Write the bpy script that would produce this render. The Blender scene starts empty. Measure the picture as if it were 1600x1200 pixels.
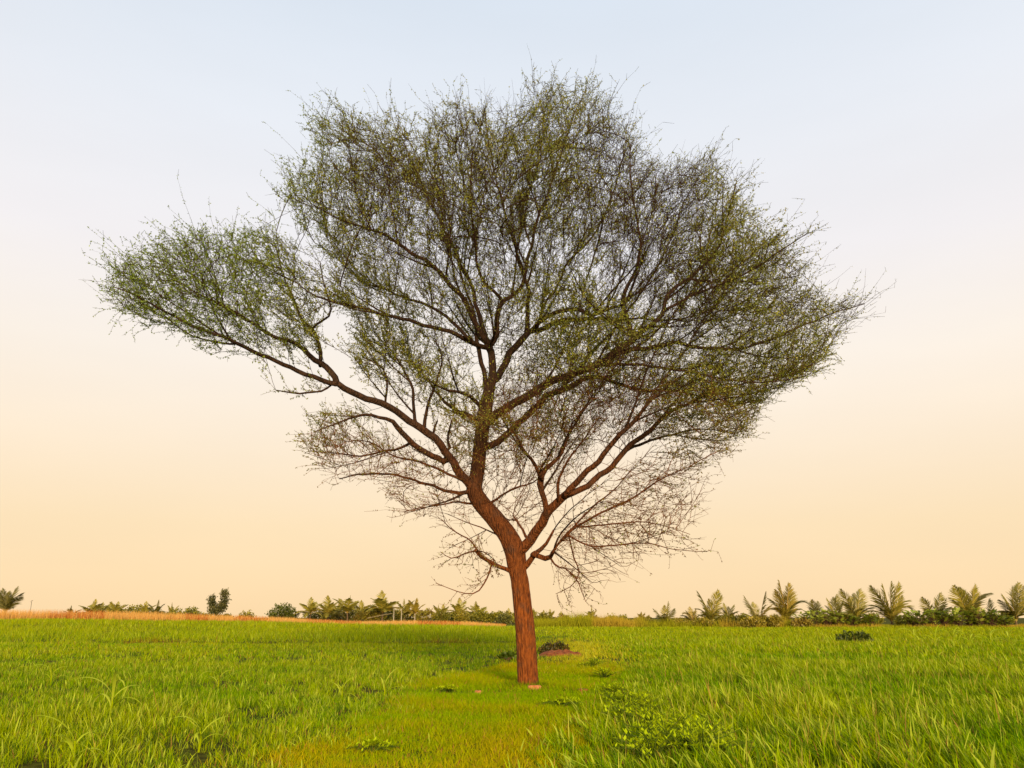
import bpy, math, random
import numpy as np
from mathutils import Vector, Matrix
from mathutils.kdtree import KDTree

R = math.radians
random.seed(7)
rng = np.random.default_rng(11)
scene = bpy.context.scene
COL = scene.collection

# ------------------------------------------------------------------ camera
F_PX = 1256.0                      # focal length in photo pixels (1600 wide)
EYE = 1.3
PITCH = math.atan(365.0 / F_PX)
cam_d = bpy.data.cameras.new("camera")
cam = bpy.data.objects.new("camera", cam_d)
COL.objects.link(cam)
cam_d.sensor_width = 36.0
cam_d.lens = 36.0 * F_PX / 1600.0
cam_d.clip_start = 0.1
cam_d.clip_end = 8000
cam.location = (0, 0, EYE)
cam.rotation_euler = (math.pi / 2 + PITCH, 0, 0)
scene.camera = cam

# ------------------------------------------------------------------ light
SUN_EL, SUN_AZ = R(13), R(170)     # azimuth from +Y towards +X: low, behind the camera, a little to its right
SUN_STRENGTH = 4.0
def lin(c):
    c = c / 255.0
    return c / 12.92 if c <= 0.04045 else ((c + 0.055) / 1.055) ** 2.4
world = bpy.data.worlds.new("World")
scene.world = world
world.use_nodes = True
nt = world.node_tree
bg = nt.nodes["Background"]
bg.inputs["Strength"].default_value = 0.1
sky = nt.nodes.new("ShaderNodeTexSky")
sky.sky_type = 'NISHITA'
sky.sun_disc = False
sky.sun_elevation = SUN_EL
sky.sun_rotation = SUN_AZ
sky.dust_density = 2.0
sky.air_density = 1.0
tc = nt.nodes.new("ShaderNodeTexCoord")
sep = nt.nodes.new("ShaderNodeSeparateXYZ")
nt.links.new(tc.outputs["Generated"], sep.inputs[0])
asin = nt.nodes.new("ShaderNodeMath"); asin.operation = 'ARCSINE'
nt.links.new(sep.outputs["Z"], asin.inputs[0])
div = nt.nodes.new("ShaderNodeMath"); div.operation = 'DIVIDE'; div.inputs[1].default_value = R(90)
nt.links.new(asin.outputs[0], div.inputs[0])
ramp = nt.nodes.new("ShaderNodeValToRGB")
ramp.color_ramp.interpolation = 'EASE'
SKY = [(0.0, (255, 221, 172)), (6.0, (255, 228, 187)), (12.0, (255, 237, 213)), (17.0, (255, 244, 231)),
       (24.0, (246, 242, 243)), (33.0, (235, 239, 246)), (42.0, (222, 232, 244)), (90.0, (180, 202, 232))]
cr = ramp.color_ramp
while len(cr.elements) < len(SKY):
    cr.elements.new(0.5)
for e, (deg, c) in zip(cr.elements, SKY):
    e.position = deg / 90.0
    e.color = (lin(c[0]), lin(c[1]), lin(c[2]), 1)
ramp.color_ramp.interpolation = 'LINEAR'
nt.links.new(div.outputs[0], ramp.inputs[0])
gain = nt.nodes.new("ShaderNodeVectorMath"); gain.operation = 'SCALE'
nt.links.new(ramp.outputs[0], gain.inputs[0])
wmap = nt.nodes.new("ShaderNodeMapping"); wmap.inputs["Scale"].default_value = (1.6, 1.6, 7.0)      # faint streaks of high haze
nt.links.new(tc.outputs["Generated"], wmap.inputs[0])
wnz = nt.nodes.new("ShaderNodeTexNoise"); wnz.inputs["Scale"].default_value = 1.7; wnz.inputs["Detail"].default_value = 5
nt.links.new(wmap.outputs[0], wnz.inputs["Vector"])
wmr = nt.nodes.new("ShaderNodeMapRange"); wmr.inputs["From Min"].default_value = 0.3; wmr.inputs["From Max"].default_value = 0.7
wmr.inputs["To Min"].default_value = 10.05; wmr.inputs["To Max"].default_value = 10.4
nt.links.new(wnz.outputs[0], wmr.inputs["Value"]); nt.links.new(wmr.outputs[0], gain.inputs["Scale"])
mixs = nt.nodes.new("ShaderNodeMixRGB")
mixs.inputs[0].default_value = 0.95
nt.links.new(sky.outputs[0], mixs.inputs[1])
nt.links.new(gain.outputs[0], mixs.inputs[2])
nt.links.new(mixs.outputs[0], bg.inputs["Color"])

sun_d = bpy.data.lights.new("sun", 'SUN')
sun_d.energy = SUN_STRENGTH
sun_d.angle = R(11)
sun_d.color = (1.0, 0.78, 0.5)
sun = bpy.data.objects.new("sun", sun_d)
COL.objects.link(sun)
sdir = Vector((math.sin(SUN_AZ) * math.cos(SUN_EL), math.cos(SUN_AZ) * math.cos(SUN_EL), math.sin(SUN_EL)))
sun.rotation_euler = sdir.to_track_quat('Z', 'Y').to_euler()
sun.location = sdir * 60

vs = scene.view_settings
vs.view_transform = 'Standard'
vs.look = 'None'
vs.exposure = 0.0
vs.gamma = 1.0
vs.use_curve_mapping = False
scene.cycles.max_bounces = 6
scene.cycles.transparent_max_bounces = 4

# ------------------------------------------------------------------ pixel <-> world
CP, SP = math.cos(PITCH), math.sin(PITCH)
def at(px, py, Y):
    """world point on the photo ray of (px, py) at ground distance Y"""
    xc = (px - 800.0) / F_PX
    yc = (600.0 - py) / F_PX
    dy = CP - SP * yc
    dz = SP + CP * yc
    s = Y / dy
    return np.array([xc * s, Y, EYE + dz * s])
def proj(P):
    P = np.asarray(P, float)
    x, y, z = P[..., 0], P[..., 1], P[..., 2] - EYE
    d = y * CP + z * SP
    u = -y * SP + z * CP
    return 800 + F_PX * x / d, 600 - F_PX * u / d
def depth(P):
    return P[1] * CP + (P[2] - EYE) * SP
def px_size(P):
    return depth(P) / F_PX

# ------------------------------------------------------------------ noise, terrain
_tab = np.random.default_rng(3).random((256, 256))
def vnoise(x, y):
    x = np.asarray(x, float); y = np.asarray(y, float)
    xi = np.floor(x).astype(int); yi = np.floor(y).astype(int)
    fx = x - xi; fy = y - yi
    fx = fx * fx * (3 - 2 * fx); fy = fy * fy * (3 - 2 * fy)
    a = _tab[xi % 256, yi % 256]; b = _tab[(xi + 1) % 256, yi % 256]
    c = _tab[xi % 256, (yi + 1) % 256]; d = _tab[(xi + 1) % 256, (yi + 1) % 256]
    return (a * (1 - fx) + b * fx) * (1 - fy) + (c * (1 - fx) + d * fx) * fy
def fbm(x, y):
    return (vnoise(x, y) * 4 + vnoise(x * 2.1 + 7, y * 2.1) * 2 + vnoise(x * 4.3, y * 4.3 + 9)) / 7
def sstep(a, b, v):
    t = np.clip((np.asarray(v, float) - a) / (b - a), 0, 1)
    return t * t * (3 - 2 * t)
def ground_h(x, y):
    x = np.asarray(x, float); y = np.asarray(y, float)
    ang = x / np.maximum(y, 20.0)                     # the left side of the field rises gently
    left = sstep(0.10, -0.55, ang)
    h = left * (0.95 * sstep(45, 112, y) - 0.9 * sstep(125, 220, y))
    h = h + 0.10 * (fbm(x * 0.09, y * 0.09) - 0.5) * sstep(20, 50, y) + 0.05 * (fbm(x * 0.5, y * 0.5) - 0.5)
    return h

# ------------------------------------------------------------------ mesh building
class MB:
    """collects vertices, faces and a colour per vertex; build() links them as ONE mesh object"""
    def __init__(self):
        self.v = []; self.c = []; self.f = {}; self.n = 0
    def add(self, V, F, C=(1, 1, 1)):
        V = np.asarray(V, float).reshape(-1, 3)
        F = np.asarray(F, np.int64)
        self.v.append(V)
        C = np.asarray(C, float)
        if C.ndim == 1:
            C = np.tile(C, (len(V), 1))
        self.c.append(C)
        self.f.setdefault(F.shape[1], []).append(F + self.n)
        self.n += len(V)
    def data(self, name, mat, smooth=False, color=True):
        V = np.concatenate(self.v); C = np.concatenate(self.c)
        me = bpy.data.meshes.new(name)
        me.vertices.add(len(V))
        me.vertices.foreach_set("co", V.astype(np.float32).ravel())
        loops = []; starts = []; tot = 0
        for k, fs in self.f.items():
            Fk = np.concatenate(fs)
            loops.append(Fk.ravel())
            starts.append(tot + np.arange(len(Fk)) * k)
            tot += Fk.size
        loops = np.concatenate(loops).astype(np.int32)
        starts = np.concatenate(starts).astype(np.int32)
        me.loops.add(len(loops)); me.polygons.add(len(starts))
        me.loops.foreach_set("vertex_index", loops)
        me.polygons.foreach_set("loop_start", starts)
        if smooth:
            me.polygons.foreach_set("use_smooth", np.ones(len(starts), bool))
        if color:
            at_ = me.attributes.new("tint", 'FLOAT_COLOR', 'POINT')
            cc = np.ones((len(V), 4), np.float32); cc[:, :3] = C
            at_.data.foreach_set("color", cc.ravel())
        me.update(calc_edges=True)
        me.materials.append(mat)
        return me
    def build(self, name, mat, parent=None, smooth=False, color=True):
        o = bpy.data.objects.new(name, self.data(name, mat, smooth, color))
        COL.objects.link(o)
        if parent is not None:
            o.parent = parent
        return o

def unit(v):
    v = np.asarray(v, float)
    return v / np.maximum(np.linalg.norm(v, axis=-1, keepdims=True), 1e-9)
def prisms(mb, P0, P1, r0, r1, n=3, C=(1, 1, 1)):
    P0 = np.asarray(P0, float); P1 = np.asarray(P1, float)
    N = len(P0)
    d = unit(P1 - P0)
    a = np.where(np.abs(d[:, 2:3]) < 0.9, np.array([[0, 0, 1.0]]), np.array([[1.0, 0, 0]]))
    u = unit(np.cross(d, a)); w = np.cross(d, u)
    th = np.arange(n) * 2 * math.pi / n
    ring = u[:, None, :] * np.cos(th)[None, :, None] + w[:, None, :] * np.sin(th)[None, :, None]
    A = P0[:, None, :] + ring * np.broadcast_to(np.asarray(r0, float), (N,))[:, None, None]
    B = P1[:, None, :] + ring * np.broadcast_to(np.asarray(r1, float), (N,))[:, None, None]
    V = np.concatenate([A, B], 1).reshape(-1, 3)
    i = np.arange(n); j = (i + 1) % n
    q = np.stack([i, j, j + n, i + n], 1)
    Fq = (q[None] + (np.arange(N) * 2 * n)[:, None, None]).reshape(-1, 4)
    C = np.asarray(C, float)
    if C.ndim == 2:
        C = np.repeat(C, 2 * n, 0)
    mb.add(V, Fq, C)
def tube(mb, P, r, n=10, C=(1, 1, 1), rough=0.0, seed=0, cap=True):
    """a continuous tube along points P with radii r"""
    P = np.asarray(P, float); r = np.asarray(r, float)
    T = np.zeros_like(P)
    T[1:-1] = P[2:] - P[:-2]; T[0] = P[1] - P[0]; T[-1] = P[-1] - P[-2]
    T = unit(T)
    u = np.cross(T[0], [0, 1, 0.1]); u = unit(u)
    V = []
    rg = np.random.default_rng(seed)
    th = np.arange(n) * 2 * math.pi / n
    ph = rg.random(4) * 6.28
    for k in range(len(P)):
        u = unit(u - T[k] * np.dot(u, T[k])); w = np.cross(T[k], u)
        rr = r[k] * (1 + rough * (0.5 * np.sin(3 * th + ph[0] + k * 0.13) + 0.4 * np.sin(5 * th + ph[1] - k * 0.21)
                     + 0.25 * np.sin(9 * th + ph[2] + k * 0.3) + 0.5 * rg.normal(0, 0.5, n)))
        V.append(P[k] + u * (np.cos(th) * rr)[:, None] + w * (np.sin(th) * rr)[:, None])
    m = len(P)
    V = np.concatenate(V)
    i = np.arange(n); j = (i + 1) % n
    q = np.stack([i, j, j + n, i + n], 1)
    Fq = (q[None] + (np.arange(m - 1) * n)[:, None, None]).reshape(-1, 4)
    mb.add(V, Fq, C)
    if cap:
        mb.add(np.concatenate([V[-n:], [P[-1] + T[-1] * r[-1] * 0.5]]), np.stack([i, j, np.full(n, n)], 1), C)
def resample(P, step):
    P = np.asarray(P, float)
    # Catmull-Rom then even spacing
    Q = []
    n = len(P)
    for k in range(n - 1):
        p0 = P[max(k - 1, 0)]; p1 = P[k]; p2 = P[k + 1]; p3 = P[min(k + 2, n - 1)]
        for t in np.linspace(0, 1, 12, endpoint=False):
            Q.append(0.5 * ((2 * p1) + (-p0 + p2) * t + (2 * p0 - 5 * p1 + 4 * p2 - p3) * t * t + (-p0 + 3 * p1 - 3 * p2 + p3) * t ** 3))
    Q.append(P[-1]); Q = np.array(Q)
    s = np.concatenate([[0], np.cumsum(np.linalg.norm(np.diff(Q[:, :3], axis=0), axis=1))])
    m = max(2, int(round(s[-1] / step)) + 1)
    t = np.linspace(0, s[-1], m)
    return np.stack([np.interp(t, s, Q[:, c]) for c in range(Q.shape[1])], 1)

# ------------------------------------------------------------------ naming
def tag(o, label, cat=None, group=None, kind=None):
    if label: o["label"] = label
    if cat: o["category"] = cat
    if group: o["group"] = group
    if kind: o["kind"] = kind
    return o
def thing(name, label, cat, loc=(0, 0, 0), group=None):
    o = bpy.data.objects.new(name, None)
    COL.objects.link(o)
    o.location = loc
    o.empty_display_size = 0.3
    return tag(o, label, cat, group)
def local(mb, origin):
    o = np.asarray(origin, float)
    mb.v = [v - o for v in mb.v]
    return mb

# ------------------------------------------------------------------ materials
def new_mat(name):
    m = bpy.data.materials.new(name)
    m.use_nodes = True
    t = m.node_tree
    t.nodes.clear()
    return m, t, t.nodes.new("ShaderNodeOutputMaterial")
def leaf_mat(name, transl=0.35, gloss=0.06, tint=(1, 1, 1), noise_scale=None):
    m, t, out = new_mat(name)
    a = t.nodes.new("ShaderNodeAttribute"); a.attribute_name = "tint"
    mul = t.nodes.new("ShaderNodeMixRGB"); mul.blend_type = 'MULTIPLY'; mul.inputs[0].default_value = 1
    mul.inputs[2].default_value = (*tint, 1)
    t.links.new(a.outputs["Color"], mul.inputs[1])
    col = mul.outputs[0]
    d = t.nodes.new("ShaderNodeBsdfDiffuse"); tr = t.nodes.new("ShaderNodeBsdfTranslucent")
    t.links.new(col, d.inputs[0]); t.links.new(col, tr.inputs[0])
    mx = t.nodes.new("ShaderNodeMixShader"); mx.inputs[0].default_value = transl
    t.links.new(d.outputs[0], mx.inputs[1]); t.links.new(tr.outputs[0], mx.inputs[2])
    g = t.nodes.new("ShaderNodeBsdfGlossy"); g.inputs["Roughness"].default_value = 0.45
    mx2 = t.nodes.new("ShaderNodeMixShader"); mx2.inputs[0].default_value = gloss
    t.links.new(mx.outputs[0], mx2.inputs[1]); t.links.new(g.outputs[0], mx2.inputs[2])
    t.links.new(mx2.outputs[0], out.inputs[0])
    return m
def noise_mat(name, c1, c2, scale=6.0, stretch=(1, 1, 1), bump=0.3, rough=0.9, detail=6):
    m, t, out = new_mat(name)
    tcn = t.nodes.new("ShaderNodeTexCoord"); mp = t.nodes.new("ShaderNodeMapping")
    mp.inputs["Scale"].default_value = stretch
    t.links.new(tcn.outputs["Object"], mp.inputs[0])
    nz = t.nodes.new("ShaderNodeTexNoise"); nz.inputs["Scale"].default_value = scale; nz.inputs["Detail"].default_value = detail
    t.links.new(mp.outputs[0], nz.inputs["Vector"])
    rp = t.nodes.new("ShaderNodeValToRGB")
    rp.color_ramp.elements[0].position = 0.33; rp.color_ramp.elements[0].color = (*c1, 1)
    rp.color_ramp.elements[1].position = 0.68; rp.color_ramp.elements[1].color = (*c2, 1)
    t.links.new(nz.outputs[0], rp.inputs[0])
    b = t.nodes.new("ShaderNodeBsdfPrincipled"); b.inputs["Roughness"].default_value = rough
    b.inputs["Specular IOR Level"].default_value = 0.2
    t.links.new(rp.outputs[0], b.inputs["Base Color"])
    bp = t.nodes.new("ShaderNodeBump"); bp.inputs["Strength"].default_value = bump; bp.inputs["Distance"].default_value = 0.03
    t.links.new(nz.outputs[0], bp.inputs["Height"]); t.links.new(bp.outputs[0], b.inputs["Normal"])
    t.links.new(b.outputs[0], out.inputs[0])
    return m
def bark_mat():
    """red low, dark grey-brown high: light gradient painted in by height; long vertical fissures"""
    m, t, out = new_mat("acacia_bark")
    L = t.links.new
    tcn = t.nodes.new("ShaderNodeTexCoord")
    mp = t.nodes.new("ShaderNodeMapping"); mp.inputs["Scale"].default_value = (1, 1, 0.24)
    L(tcn.outputs["Object"], mp.inputs[0])
    n1 = t.nodes.new("ShaderNodeTexNoise"); n1.inputs["Scale"].default_value = 26; n1.inputs["Detail"].default_value = 7
    n1.inputs["Roughness"].default_value = 0.65
    L(mp.outputs[0], n1.inputs["Vector"])
    vo = t.nodes.new("ShaderNodeTexVoronoi"); vo.feature = 'DISTANCE_TO_EDGE'; vo.inputs["Scale"].default_value = 17
    L(mp.outputs[0], vo.inputs["Vector"])
    n2 = t.nodes.new("ShaderNodeTexNoise"); n2.inputs["Scale"].default_value = 2.2; n2.inputs["Detail"].default_value = 4
    L(tcn.outputs["Object"], n2.inputs["Vector"])
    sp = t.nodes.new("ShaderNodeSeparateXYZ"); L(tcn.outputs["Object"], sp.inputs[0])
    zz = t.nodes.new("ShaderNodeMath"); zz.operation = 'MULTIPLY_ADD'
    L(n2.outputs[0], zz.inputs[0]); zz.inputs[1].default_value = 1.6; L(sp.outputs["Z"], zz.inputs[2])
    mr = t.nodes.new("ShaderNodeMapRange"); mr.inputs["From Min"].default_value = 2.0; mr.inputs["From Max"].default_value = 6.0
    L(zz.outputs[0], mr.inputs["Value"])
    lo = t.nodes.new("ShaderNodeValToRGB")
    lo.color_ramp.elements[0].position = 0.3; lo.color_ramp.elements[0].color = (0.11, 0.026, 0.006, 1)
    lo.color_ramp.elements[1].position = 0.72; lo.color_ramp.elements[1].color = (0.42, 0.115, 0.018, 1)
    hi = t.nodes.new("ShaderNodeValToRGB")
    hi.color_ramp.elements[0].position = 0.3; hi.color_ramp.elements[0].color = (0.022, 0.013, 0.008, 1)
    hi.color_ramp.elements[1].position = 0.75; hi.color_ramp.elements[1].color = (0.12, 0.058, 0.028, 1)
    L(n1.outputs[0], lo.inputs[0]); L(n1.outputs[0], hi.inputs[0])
    mx = t.nodes.new("ShaderNodeMixRGB"); L(mr.outputs[0], mx.inputs[0]); L(lo.outputs[0], mx.inputs[1]); L(hi.outputs[0], mx.inputs[2])  # warm bright base and dim upper limbs are put into the bark colour
    b = t.nodes.new("ShaderNodeBsdfPrincipled"); b.inputs["Roughness"].default_value = 0.9
    b.inputs["Specular IOR Level"].default_value = 0.15
    n3 = t.nodes.new("ShaderNodeTexNoise"); n3.inputs["Scale"].default_value = 4.5; n3.inputs["Detail"].default_value = 8
    L(tcn.outputs["Object"], n3.inputs["Vector"])
    pr = t.nodes.new("ShaderNodeMapRange"); pr.inputs["From Min"].default_value = 0.52; pr.inputs["From Max"].default_value = 0.66
    L(n3.outputs[0], pr.inputs["Value"])
    pm_ = t.nodes.new("ShaderNodeMath"); pm_.operation = 'MULTIPLY'; pm_.inputs[1].default_value = 0.45; L(pr.outputs[0], pm_.inputs[0])
    gx = t.nodes.new("ShaderNodeMixRGB"); L(pm_.outputs[0], gx.inputs[0]); L(mx.outputs[0], gx.inputs[1]); gx.inputs[2].default_value = (0.07, 0.045, 0.03, 1)
    L(gx.outputs[0], b.inputs["Base Color"])
    ve = t.nodes.new("ShaderNodeMath"); ve.operation = 'MINIMUM'; L(vo.outputs["Distance"], ve.inputs[0]); ve.inputs[1].default_value = 0.25
    ad = t.nodes.new("ShaderNodeMath"); ad.operation = 'MULTIPLY_ADD'; L(ve.outputs[0], ad.inputs[0]); ad.inputs[1].default_value = 2.5
    L(n1.outputs[0], ad.inputs[2])
    bp = t.nodes.new("ShaderNodeBump"); bp.inputs["Strength"].default_value = 0.9; bp.inputs["Distance"].default_value = 0.042
    L(ad.outputs[0], bp.inputs["Height"]); L(bp.outputs[0], b.inputs["Normal"])
    L(b.outputs[0], out.inputs[0])
    return m
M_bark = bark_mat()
M_twig = leaf_mat("twig_bark", 0.0, 0.0)
M_leaf = leaf_mat("acacia_leaf", 0.35, 0.03)
M_grass = leaf_mat("grass_blade", 0.22, 0.0)
M_palm = leaf_mat("palm_frond", 0.3, 0.04)
M_tree = leaf_mat("tree_leaf", 0.25, 0.03)
M_palm_trunk = noise_mat("palm_trunk", (0.09, 0.055, 0.03), (0.22, 0.14, 0.07), 8, (1, 1, 3))
M_wood = noise_mat("tree_trunk_bark", (0.06, 0.03, 0.018), (0.16, 0.08, 0.04), 10, (1, 1, 0.3))
M_post = noise_mat("weathered_concrete", (0.34, 0.28, 0.18), (0.5, 0.42, 0.29), 5)
M_pole = noise_mat("bare_wood_pole", (0.3, 0.22, 0.11), (0.45, 0.34, 0.18), 5)
M_soil = noise_mat("red_soil", (0.15, 0.038, 0.010), (0.38, 0.115, 0.03), 9, bump=0.8)
M_brick = noise_mat("orange_brick", (0.42, 0.13, 0.04), (0.68, 0.28, 0.10), 14, bump=0.5)

def ground_mat():
    m, t, out = new_mat("field_ground")
    L = t.links.new
    tcn = t.nodes.new("ShaderNodeTexCoord")
    n1 = t.nodes.new("ShaderNodeTexNoise"); n1.inputs["Scale"].default_value = 0.35; n1.inputs["Detail"].default_value = 8
    n2 = t.nodes.new("ShaderNodeTexNoise"); n2.inputs["Scale"].default_value = 9; n2.inputs["Detail"].default_value = 6
    L(tcn.outputs["Object"], n1.inputs["Vector"]); L(tcn.outputs["Object"], n2.inputs["Vector"])
    r1 = t.nodes.new("ShaderNodeValToRGB")
    r1.color_ramp.elements[0].position = 0.35; r1.color_ramp.elements[0].color = (0.06, 0.07, 0.006, 1)
    r1.color_ramp.elements[1].position = 0.68; r1.color_ramp.elements[1].color = (0.13, 0.115, 0.008, 1)
    L(n1.outputs[0], r1.inputs[0])
    r2 = t.nodes.new("ShaderNodeValToRGB")
    r2.color_ramp.elements[0].position = 0.35; r2.color_ramp.elements[0].color = (0.45, 0.42, 0.4, 1)
    r2.color_ramp.elements[1].position = 0.65; r2.color_ramp.elements[1].color = (1, 1, 1, 1)
    L(n2.outputs[0], r2.inputs[0])
    mu = t.nodes.new("ShaderNodeMixRGB"); mu.blend_type = 'MULTIPLY'; mu.inputs[0].default_value = 1
    L(r1.outputs[0], mu.inputs[1]); L(r2.outputs[0], mu.inputs[2])
    b = t.nodes.new("ShaderNodeBsdfPrincipled"); b.inputs["Roughness"].default_value = 1
    b.inputs["Specular IOR Level"].default_value = 0.05
    L(mu.outputs[0], b.inputs["Base Color"])
    bp = t.nodes.new("ShaderNodeBump"); bp.inputs["Strength"].default_value = 0.6; bp.inputs["Distance"].default_value = 0.06
    L(n2.outputs[0], bp.inputs["Height"]); L(bp.outputs[0], b.inputs["Normal"])
    L(b.outputs[0], out.inputs[0])
    return m

# ------------------------------------------------------------------ ground
def build_ground():
    g = np.concatenate([-np.geomspace(4000, 160, 14), np.linspace(-150, 150, 151), np.geomspace(160, 4000, 14)])
    gy = np.concatenate([-np.geomspace(4000, 22, 14), np.linspace(-20, 240, 175), np.geomspace(250, 4000, 14)])
    X, Y = np.meshgrid(g, gy)
    Z = ground_h(X, Y)
    V = np.stack([X, Y, Z], -1).reshape(-1, 3)
    nx, ny = len(g), len(gy)
    i, j = np.meshgrid(np.arange(nx - 1), np.arange(ny - 1))
    k = (j * nx + i).ravel()
    mb = MB(); mb.add(V, np.stack([k, k + 1, k + 1 + nx, k + nx], 1))
    o = mb.build("ground", ground_mat(), smooth=True, color=False)
    o["kind"] = "structure"
build_ground()

# ------------------------------------------------------------------ the acacia
Y0 = 16.5
TREE_BASE = np.array([at(825, 1075, Y0)[0], Y0, 0.0])
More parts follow.
